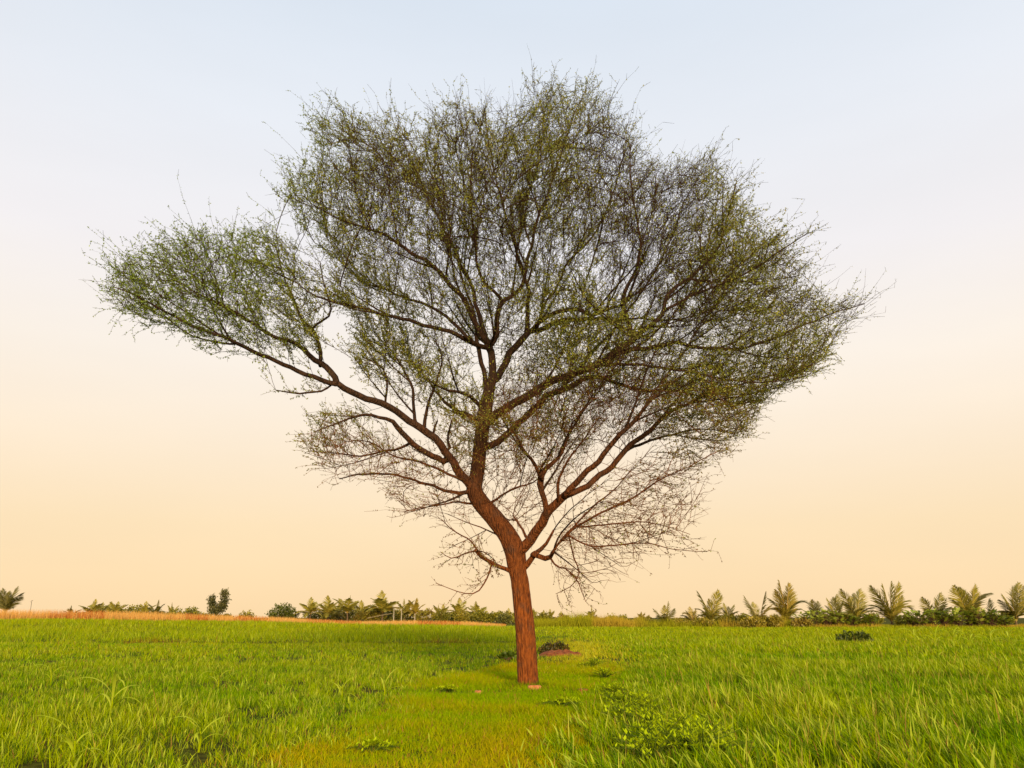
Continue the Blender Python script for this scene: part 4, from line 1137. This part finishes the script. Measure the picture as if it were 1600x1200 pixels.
BRN1, BRN2 = (0.18, 0.115, 0.018), (0.36, 0.22, 0.04)
DOME = [(-.5, .45, .55), (.45, .45, .55), (0, .62, .62), (-.2, .3, .5), (.3, .25, .5)]
LONG = [(-.75, .35, .3), (-.4, .5, .36), (0, .55, .36), (.35, .6, .34), (.7, .4, .32), (.15, .3, .35), (-.5, .25, .35)]
plant_px("round_tree", "domed green tree among the far palms on the left", "tree", 206, 943, 968, 20, 195, DOME, DKG1, MID2, 1500, .4, (.22, .4), GR_F)
plant_px("bushy_tree", "long low two-humped tree in front of the lone tall tree", "tree", 292, 946, 968, 30, 185, LONG, DKG1, MID2, 1800, .4, (.2, .3), GR_F)
plant_px("tall_tree", "lone tall tree with a heart-shaped crown of two tops on a thin trunk", "tree", 338, 919, 966, 17, 165,
         [(-.62, .68, .42), (-.5, .52, .42), (.62, .84, .42), (.68, .66, .42), (-.4, .36, .48), (.3, .42, .48), (.05, .30, .45), (.5, .5, .4)], (0.05, 0.06, 0.015), (0.22, 0.19, 0.05), 2600, .34, (.13, .3), GR_F, flat=1.0)
plant_px("small_bush", "small brownish bush alone between the tall tree and the round tree", "bush", 384, 953, 969, 15, 175, DOME, BRN1, MID2, 800, .35, None, GR_F)
plant_px("round_tree", "rounded dark green tree left of the star-crowned palm", "tree", 442, 942, 969, 24, 170,
         [(-.6, .42, .42), (.55, .45, .45), (-.25, .66, .48), (.25, .68, .48), (-.7, .25, .3), (.7, .25, .32), (0, .35, .55)], DKG1, (0.15, 0.17, 0.015), 2400, .34, (.25, .35), GR_F)
plant_px("dark_tree", "dark leafy tree tucked left of the tallest far palm", "tree", 582, 938, 970, 15, 185, DOME, DKG1, MID1, 1300, .36, (.2, .4), GR_F)
plant_px("brown_shrub", "broad brownish shrub right of the pale posts", "bush", 664, 944, 970, 18, 172, LONG, BRN1, MID2, 1400, .34, None, GR_F)
plant_px("green_shrub", "olive shrub filling the gap below the two low twin palms", "bush", 690, 950, 971, 16, 172, DOME, MID1, YEL1, 1000, .34, None, GR_F)
plant_px("green_shrub", "yellow-green brush below the tidy-crowned palm", "bush", 722, 950, 972, 15, 172, DOME, MID1, YEL2, 1000, .34, None, GR_F)
plant_px("dark_tree", "broad dark tree below the thick-crowned palm", "tree", 752, 949, 973, 16, 176, DOME, DKG1, MID2, 1200, .36, (.2, .3), GR_F)
plant_px("dark_tree", "flat-topped dark tree left of the acacia trunk", "tree", 775, 949, 974, 17, 180, LONG, DKG1, MID2, 1300, .36, (.2, .3), GR_F)
plant_px("pale_bush", "round pale green bush in front of the flat-topped dark tree", "bush", 788, 956, 976, 13, 160, DOME, (0.09, 0.10, 0.015), (0.2, 0.18, 0.03), 1000, .3, None, GR_F)
plant_px("green_shrub", "mid green shrub behind the acacia trunk", "bush", 815, 953, 976, 17, 165, LONG, MID1, MID2, 1000, .34, None, GR_F)
plant_px("green_shrub", "leafy green shrub right of the acacia trunk", "bush", 850, 957, 978, 17, 140, DOME, MID1, YEL1, 1300, .3, None, GR_F)
plant_px("golden_shrub", "golden shrub over dry brush right of the acacia trunk", "bush", 880, 958, 980, 16, 135, LONG, YEL1, YEL2, 1300, .28, None, GR_F)
plant_px("brown_shrub", "wide brown mound of brush below the lone palm", "bush", 918, 959, 981, 26, 130, LONG, BRN1, YEL2, 2200, .26, None, GR_F)
plant_px("green_shrub", "uneven green shrub left of the round dark bush", "bush", 956, 958, 980, 12, 132, DOME, MID1, MID2, 1000, .26, None, GR_F)
plant_px("dark_bush", "round dark bush right of the brown mound", "bush", 974, 961, 981, 14, 130, DOME, DKG1, MID2, 1300, .26, None, GR_F)
# brush between and below the far palms
for (px, top, hw, Y, lab, c1, c2) in (
    (152, 952, 22, 200, "low olive bush at the foot of the left end palms", DKG1, MID2),
    (182, 952, 14, 200, "low bush at the foot of the spiky left palm", DKG1, MID2),
    (236, 951, 18, 198, "low bush below the dark drooping palm", DKG1, MID2),
    (500, 952, 22, 178, "low bush below the star-crowned and yellowing palms", MID1, YEL1),
    (538, 950, 20, 180, "dark bush below the orange-skirted palm", DKG1, BRN2),
    (570, 953, 16, 176, "low olive bush under the short far palm", MID1, BRN2),
    (602, 948, 20, 178, "bush behind the pale posts", DKG1, YEL1),
    (637, 950, 18, 180, "olive bush right behind the pale posts' palm", MID1, YEL1)):
    plant_px("low_bush", lab, "bush", px, top - 2, 970, hw + 4, Y, LONG, c1, c2, 1200, .34, None, GR_F)

for (px, top, hw, Y, lab, c1, c2) in (
    (125, 955, 14, 205, "tiny low bush between the lone tiny palm and the left palm cluster", DKG1, MID2),
    (258, 953, 14, 196, "low bush between the drooping palm and the pale little palm", DKG1, MID2),
    (322, 957, 10, 182, "low brush at the foot of the lone tall tree, on its left", MID1, YEL1),
    (352, 958, 9, 180, "low brush at the foot of the lone tall tree, on its right", MID1, YEL1),
    (519, 944, 18, 190, "tall dark bush between the yellowing palms", DKG1, MID2),
    (556, 946, 16, 192, "tall bush right behind the orange-skirted palm", DKG1, MID2),
    (585, 948, 14, 174, "brownish bush under the dark tree by the tallest palm", BRN1, MID2),
    (617, 946, 14, 190, "tall olive bush directly behind the two slim posts", MID1, MID2),
    (706, 951, 14, 186, "green bush between the twin palms and the tidy-crowned palm", DKG1, MID2),
    (736, 952, 12, 186, "green bush between the tidy-crowned and the thick-crowned palm", MID1, YEL1),
    (802, 955, 14, 176, "dark bush touching the left side of the acacia trunk", DKG1, MID2)):
    plant_px("low_bush", lab, "bush", px, top - 2, 970, hw + 4, Y, LONG, c1, c2, 1200, .34, None, GR_F)
for (px, top, hw, Y, lab, c1, c2) in (
    (1008, 963, 16, 130, "golden brush below the stubby yellowed palm", YEL1, YEL2),
    (1060, 964, 14, 124, "yellow-green brush between the first and the stunted palm", MID1, YEL2),
    (1098, 963, 14, 122, "yellow-green brush between the stunted and the scissor palm", MID1, YEL2),
    (1128, 957, 14, 124, "olive brush right of the scissor palm", MID1, YEL1),
    (1156, 955, 16, 123, "olive brush between the bushy low palm and the ragged palm", MID1, YEL1),
    (1176, 962, 16, 116, "golden brush below the ragged dark palm", YEL1, YEL2),
    (1206, 957, 15, 121, "golden brush left of the tall golden palm", YEL1, YEL2),
    (1252, 964, 14, 121, "dry orange brush right of the tall golden palm", BRN1, YEL2),
    (1294, 955, 16, 126, "green brush behind the narrow upright palm", MID1, MID2),
    (1322, 953, 15, 126, "green brush between the narrow palm and the pale-fronded palm", DKG1, MID2),
    (1364, 953, 16, 126, "green brush left of the big palm", DKG1, MID2),
    (1416, 956, 16, 126, "green brush right of the big palm", MID1, MID2),
    (1486, 954, 16, 126, "dark brush between the low broad palm and the wide palm", DKG1, MID2),
    (1536, 953, 16, 126, "dark brush right of the wide palm", DKG1, MID2),
    (1566, 954, 15, 126, "dark brush left of the dense edge palm", DKG1, MID2)):
    plant_px("low_bush", lab, "bush", px, top - 2, 981, hw + 3, Y - 9, LONG, c1, c2, 1500, .24, None, "brush between the right palms")

# broad pale leaves at the foot of the right palms
def broadleaf(px, base, Y, label, n=16, H=1.5, spread=1.1, dark=False):
    P = at(px, base, Y); P[2] = float(ground_h(P[0], P[1]))
    root = thing("broadleaf_plant", label, "plant", tuple(P), "broad-leaved plants at the foot of the right palms")
    rg = np.random.default_rng(int(px) + 5)
    mb = MB(); st = MB()
    for k in range(int(n * 2.6)):
        a = rg.uniform(0, 6.28); t = rg.uniform(.1, 1)
        b0 = np.array([rg.normal(0, .2) * spread, rg.normal(0, .2), 0])
        top = b0 + np.array([math.cos(a) * spread * t, math.sin(a) * spread * t * .7, H * rg.uniform(.35, 1.3)])
        tube(st, [b0, b0 * .5 + top * .5 + [0, 0, .1], top], [.02, .016, .01], 4)
        d = unit(np.array([math.cos(a) * .8, math.sin(a) * .8, rg.uniform(-.2, .9)]))
        s = unit(np.cross(d, [0, 0, 1])); L = rg.uniform(.55, .95); W = L * rg.uniform(.22, .34)
        u = np.cross(s, d)
        q = top - d * L * .25
        V = [q, q + d * L * .35 + s * W + u * .05, q + d * L * .8 + s * W * .6 - u * .05, q + d * L - u * .12, q + d * L * .8 - s * W * .6 - u * .05, q + d * L * .35 - s * W + u * .05]
        c = mixc(np.array([.12, .16, .012] if dark else [.28, .34, .02]), np.array([.30, .33, .02] if dark else [.62, .62, .09]), rg.random())
        mb.add(V, [[0, 1, 2, 3], [0, 3, 4, 5]], c)
    mb.build("foliage", M_tree, root); st.build("stem", M_wood, root, smooth=True, color=False)
BL = [(1254, 979, "pale broad-leaved plant right of the golden palm", 20, 1.5, 1.0, False), (1272, 980, "bright broad-leaved clump under the slim leaning palm", 22, 1.7, 1.1, False),
      (1292, 981, "broad-leaved clump left of the narrow upright palm", 20, 1.8, 1.0, False), (1312, 981, "broad-leaved clump at the foot of the narrow upright palm", 22, 1.6, 1.1, False),
      (1332, 981, "dark low plant at the foot of the pale-fronded palm", 22, 1.2, 1.1, True), (1362, 981, "dark leafy plant left of the big palm's midrib", 24, 1.3, 1.1, True),
      (1424, 981, "leafy green plant right of the big palm", 22, 1.7, 1.0, False), (1440, 982, "dark green leafy clump left of the broad low palm", 26, 1.6, 1.1, True),
      (1458, 981, "pale-topped leafy clump below the broad low palm", 26, 1.8, 1.0, False), (1478, 982, "dark leafy clump right of the broad low palm", 28, 1.7, 1.1, True),
      (1497, 981, "bright leafy clump left of the wide palm", 26, 1.9, 1.0, False), (1514, 982, "dark leafy clump in front of the wide palm", 28, 1.5, 1.1, True),
      (1532, 981, "tall pale leafy clump right of the wide palm", 24, 1.9, .9, False), (1552, 982, "leafy clump under the thin dark palm", 26, 1.7, 1.1, True),
      (1572, 982, "low leafy clump beside the dense edge palm", 24, 1.2, 1.0, True)]
for a in BL: broadleaf(a[0], a[1], 113.5 + (a[0] % 5) * .4, *a[2:])

# ------------------------------------------------------------------ posts and poles
def post(px, top, base, Y, label, w=0.3, name="post", lean=0.0):
    P = at(px, base, Y); P[2] = float(ground_h(P[0], P[1])) 
    H = at(px, top, Y)[2] - P[2]
    mb = MB()
    tube(mb, [[0, 0, -0.2], [lean * .5, 0, H * .5], [lean, 0, H]], [w * .55, w * .5, w * .42], 6, rough=0.06, seed=int(px))
    o = mb.build(name, M_post, color=False); o.location = tuple(P)
    return tag(o, label, "post", "pale posts in front of the far palms")
post(615, 950, 969, 150, "tall pale post, left one of the two slim posts before the far palms", .17)
post(627, 951, 969, 150, "tall pale post with a pointed top, right one of the two slim posts", .18)
post(648, 959, 969, 150, "short stubby post right of the two slim pale posts", .17)
mb = MB()
A = at(574, 966, 151); Bp = at(613, 958.5, 150.5)
tube(mb, [np.zeros(3), (Bp - A) * .5 + [0, 0, .05], Bp - A], [.05, .045, .04], 6)
o = mb.build("bamboo_pole", M_pole, color=False); o.location = tuple(A)
tag(o, "bare pole leaning up against the left pale post", "pole")
mb = MB()
A = at(46, 958, 130); A[2] = float(ground_h(A[0], A[1]))
Bp = at(49.5, 940, 130)
tube(mb, [[0, 0, -.1], (Bp - A) * .5 + [.06, 0, 0], Bp - A], [.05, .035, .03], 5)
leaf_cloud(mb, [((Bp - A)[0], 0, (Bp - A)[2], .15)], 10, .15, (.1, .06, .03), (.12, .08, .03))
o = mb.build("dry_stalk", M_wood, color=False); o.location = tuple(A)
tag(o, "thin bare stalk rising from the orange grass near the left palm", "stalk")

# ------------------------------------------------------------------ things in the field
def soil_mound():
    n, m = 40, 16
    V = []
    for j in range(m + 1):
        for i in range(n):
            a = i / n * 2 * math.pi; r = j / m
            x = .9 * r * math.cos(a) * (1 + .12 * math.sin(3 * a + 1)); y = .62 * r * math.sin(a) * (1 + .1 * math.sin(5 * a))
            V.append((x, y, .24 * (1 - r ** 2) ** 1 * (0.6 + .8 * float(fbm(x * 4 + 5, y * 4))) - .03 + .05 * float(fbm(x * 11, y * 11) - .5)))
    F = []
    for j in range(m):
        for i in range(n):
            F.append((j * n + i, j * n + (i + 1) % n, (j + 1) * n + (i + 1) % n, (j + 1) * n + i))
    mb = MB(); mb.add(V, F)
    o = mb.build("soil_mound", M_soil, smooth=True, color=False)
    x, y = 1.66, 29.8
    o.location = (x, y, float(ground_h(x, y)))
    o["kind"] = "structure"
soil_mound()
def field_shrub(px, top, base, hw, Y, label, c1, c2, n=900, size=.13, name="dark_shrub"):
    return plant_px(name, label, "shrub", px, top, base, hw, Y, LONG, c1, c2, n, size, None, None, None, 0.9)
field_shrub(866, 1004, 1026, 24, 31.2, "dark low shrub with reddish stems behind the red soil mound", (.05, .055, .008), (.20, .13, .02), 1500, .10)
field_shrub(793, 1018, 1038, 14, 27, "dark weed clump just left of the acacia trunk", (.07, .12, .006), (.16, .22, .01), 800, .10)
field_shrub(1336, 988, 1008, 28, 42, "dark spiky bush alone in the right field", (.04, .06, .006), (.13, .15, .012), 1500, .17)
def rock(px, py, w, d, h, label, name="brick", mat=None, rot=0.2):
    Y = EYE / math.tan(math.atan((py - 600) / F_PX) - PITCH)
    x = at(px, py, Y)[0]
    rg = np.random.default_rng(int(px))
    V = []; n = 14
    for j, (s, zz) in enumerate(((.96, -.02), (1, .25), (1.0, .75), (.9, .97), (.55, 1.0))):
        for i in range(n):
            a = i / n * 2 * math.pi
            cx = math.copysign(abs(math.cos(a)) ** .5, math.cos(a)); sy = math.copysign(abs(math.sin(a)) ** .5, math.sin(a))
            k = s * (1 + rg.normal(0, .03))
            V.append((cx * w * .5 * k, sy * d * .5 * k, zz * h + rg.normal(0, .004)))
    F = [(j * n + i, j * n + (i + 1) % n, (j + 1) * n + (i + 1) % n, (j + 1) * n + i) for j in range(4) for i in range(n)]
    V.append((0, 0, h)); 
    mb = MB(); mb.add(V, F)
    mb.f.setdefault(3, []).append(np.array([(4 * n + i, 4 * n + (i + 1) % n, 5 * n) for i in range(n)]))
    o = mb.build(name, mat or M_brick, smooth=False, color=False)
    o.location = (x, Y, float(ground_h(x, Y))); o.rotation_euler = (0, 0, rot)
    return tag(o, label, "brick" if name == "brick" else "stone")
rock(835, 1079, .25, .13, .085, "orange brick lying at the foot of the acacia trunk")
rock(910, 1082, .2, .14, .06, "half-sunken reddish stone in the grass right of the trunk", "stone", M_soil, .5)
rock(747, 1084, .12, .1, .06, "small orange stone in the grass left of the trunk", "stone", M_brick, .1)
rock(572, 1168, .16, .1, .05, "flat reddish stone on the left edge of the path", "stone", M_soil, .9)

def ground_at(px, py):
    Y = EYE / math.tan(math.atan((py - 600) / F_PX) - PITCH)
    return at(px, py, Y)[0], Y
def maize(px, py, label, H=0.5, n=6, seed=0, wide=.035):
    x, y = ground_at(px, py)
    z = float(ground_h(x, y))
    root = thing("maize_seedling", label, "plant", (x, y, z), "maize seedlings standing in the grass")
    rg = np.random.default_rng(seed + int(px))
    st = MB(); tube(st, [[0, 0, -.02], [.01, 0, H * .25], [.0, 0, H * .5]], [.014, .012, .008], 6, C=G_LIME)
    st.build("stem", M_grass, root, smooth=True)
    for k in range(n):
        a = k * 2.4 + rg.uniform(-.4, .4)
        mb = MB()
        L = H * rg.uniform(.8, 1.25); b = np.array([0, 0, H * .5 * (k + 1) / n])
        m = 9; V = []
        up0 = rg.uniform(.9, 1.35); p = b.copy(); el = up0
        side = np.array([-math.sin(a), math.cos(a), 0])
        fall = rg.uniform(.14, .34)
        for j in range(m):
            t = j / (m - 1)
            w = wide * (math.sin(min(1, t * 1.4 + .12) * math.pi * .5) * (1 - t ** 3)) + .002
            dirn = np.array([math.cos(a) * math.cos(el), math.sin(a) * math.cos(el), math.sin(el)])
            nrm = np.cross(side, dirn)
            V += [p - side * w * .5 + nrm * w * .2, p, p + side * w * .5 + nrm * w * .2]
            p = p + dirn * L / (m - 1); el -= fall
        F = []
        for j in range(m - 1):
            q = j * 3
            F += [(q, q + 1, q + 4, q + 3), (q + 1, q + 2, q + 5, q + 4)]
        mb.add(V, F, mixc(G_LIME, G_PALE, rg.uniform(.2, .8)))
        mb.build("leaf", M_grass, root, smooth=True)
maize(172, 1118, "large maize seedling with two arching pale leaves in the left field", .62, 6, 1, .05)
maize(112, 1196, "maize seedling at the bottom left with a leaf bent flat", .42, 5, 2, .04)
maize(533, 1096, "maize seedling with one hooked leaf left of the path", .45, 5, 3, .035)
maize(78, 1070, "upright maize seedling near the left edge of the field", .5, 5, 4, .035)
maize(340, 1078, "pale maize seedling pair of blades in the middle of the left field", .48, 5, 5, .035)
maize(600, 1090, "slender maize seedling nearest the path", .42, 4, 6, .03)
maize(310, 1175, "broad-bladed maize seedling low in the left foreground", .4, 5, 7, .035)
for k, (px, py, lab) in enumerate(((1430, 1006, "maize seedling just right of the dark spiky bush"), (1462, 1009, "maize seedling second right from the dark spiky bush"), (1490, 1004, "pale maize seedling below the wide palm"),
        (1518, 1012, "maize seedling below the thin dark palm, nearest the camera"), (1548, 1008, "pale maize seedling below the dense edge palm"), (1578, 1012, "maize seedling at the right edge of the field"))):
    maize(px, py, lab, .95, 6, 10 + k, .075)

def weed(px, py, label, H=.3, spread=.32, n=70, seed=0, pal=(0.12, 0.21, .008), group="broad-leaved weeds beside the path"):
    x, y = ground_at(px, py); z = float(ground_h(x, y))
    root = thing("leafy_weed", label, "weed", (x, y, z), group)
    rg = np.random.default_rng(seed + int(px * 3))
    mb = MB(); st = MB()
    for k in range(n // 9):
        a = rg.uniform(0, 6.28); r = rg.uniform(.1, 1) * spread
        tp = np.array([math.cos(a) * r, math.sin(a) * r, H * rg.uniform(.55, 1.1) * (1 - .4 * r / spread)])
        tube(st, [[0, 0, 0], tp * .55 + [0, 0, .05], tp], [.006, .005, .003], 4, C=(.12, .17, .02))
        for j in range(9):
            t = rg.uniform(.35, 1.0); q = tp * t + [0, 0, .05 * math.sin(t * 3.1)]
            b = rg.uniform(0, 6.28); d = unit(np.array([math.cos(b), math.sin(b), rg.uniform(.3, 1.4)]))
            s = unit(np.cross(d, [0, 0, 1])); u = np.cross(s, d); L = rg.uniform(.035, .08); W = L * rg.uniform(.14, .22)
            V = [q, q + d * L * .4 + s * W, q + d * L - u * L * .15, q + d * L * .4 - s * W, ]
            mb.add(V, [[0, 1, 2, 3]], mixc(np.array(pal), np.array([.48, .56, .012]), rg.random()) * rg.uniform(.75, 1.2))
    mb.build("foliage", M_grass, root); st.build("stem", M_grass, root)
W_ = [(1010, 1142, "bright feathery weed on the right edge of the path, foremost of the pale ones", .34, .34), (1040, 1165, "spreading weed with fern-like leaves low on the right of the path", .32, .38),
      (975, 1130, "dark leafy weed beside the pale feathery one", .28, .32), (985, 1105, "weed clump higher up along the path's right edge", .3, .34), (960, 1090, "small weed clump right of the sunken stone", .24, .3),
      (1075, 1192, "big pale weed at the bottom right of the path", .38, .42), (1020, 1195, "leafy weed at the bottom edge right of the path", .3, .36), (1100, 1175, "weed half buried in tall grass right of the path", .34, .34),
      (1055, 1150, "weed between the spreading fern-leaved one and the tall right-hand grass", .3, .34), (1005, 1118, "weed just above the bright feathery one", .3, .34), (1100, 1196, "weed at the bottom edge, farthest right of the path weeds", .34, .4),
      (1045, 1180, "weed wedged between the big pale one and the fern-leaved one", .34, .36), (968, 1108, "tangled weed above the dark leafy one", .26, .32), (875, 1106, "low rosette weed in the turf below the brick", .12, .28), (700, 1084, "pale small weed in the turf left of the trunk", .14, .2), (945, 1062, "pale leafy weed right behind the sunken stone", .26, .3),
      (925, 1045, "yellowish weed clump along the far right side of the path", .28, .34), (580, 1176, "yellow-leaved small weed on the left edge of the path", .1, .22)]
for k, (px, py, lab, H, sp) in enumerate(W_): weed(px, py, lab, H * 1.05, sp * 1.35, 300, k, (.28, .40, .005) if "dark" in lab else (.42, .52, .005))
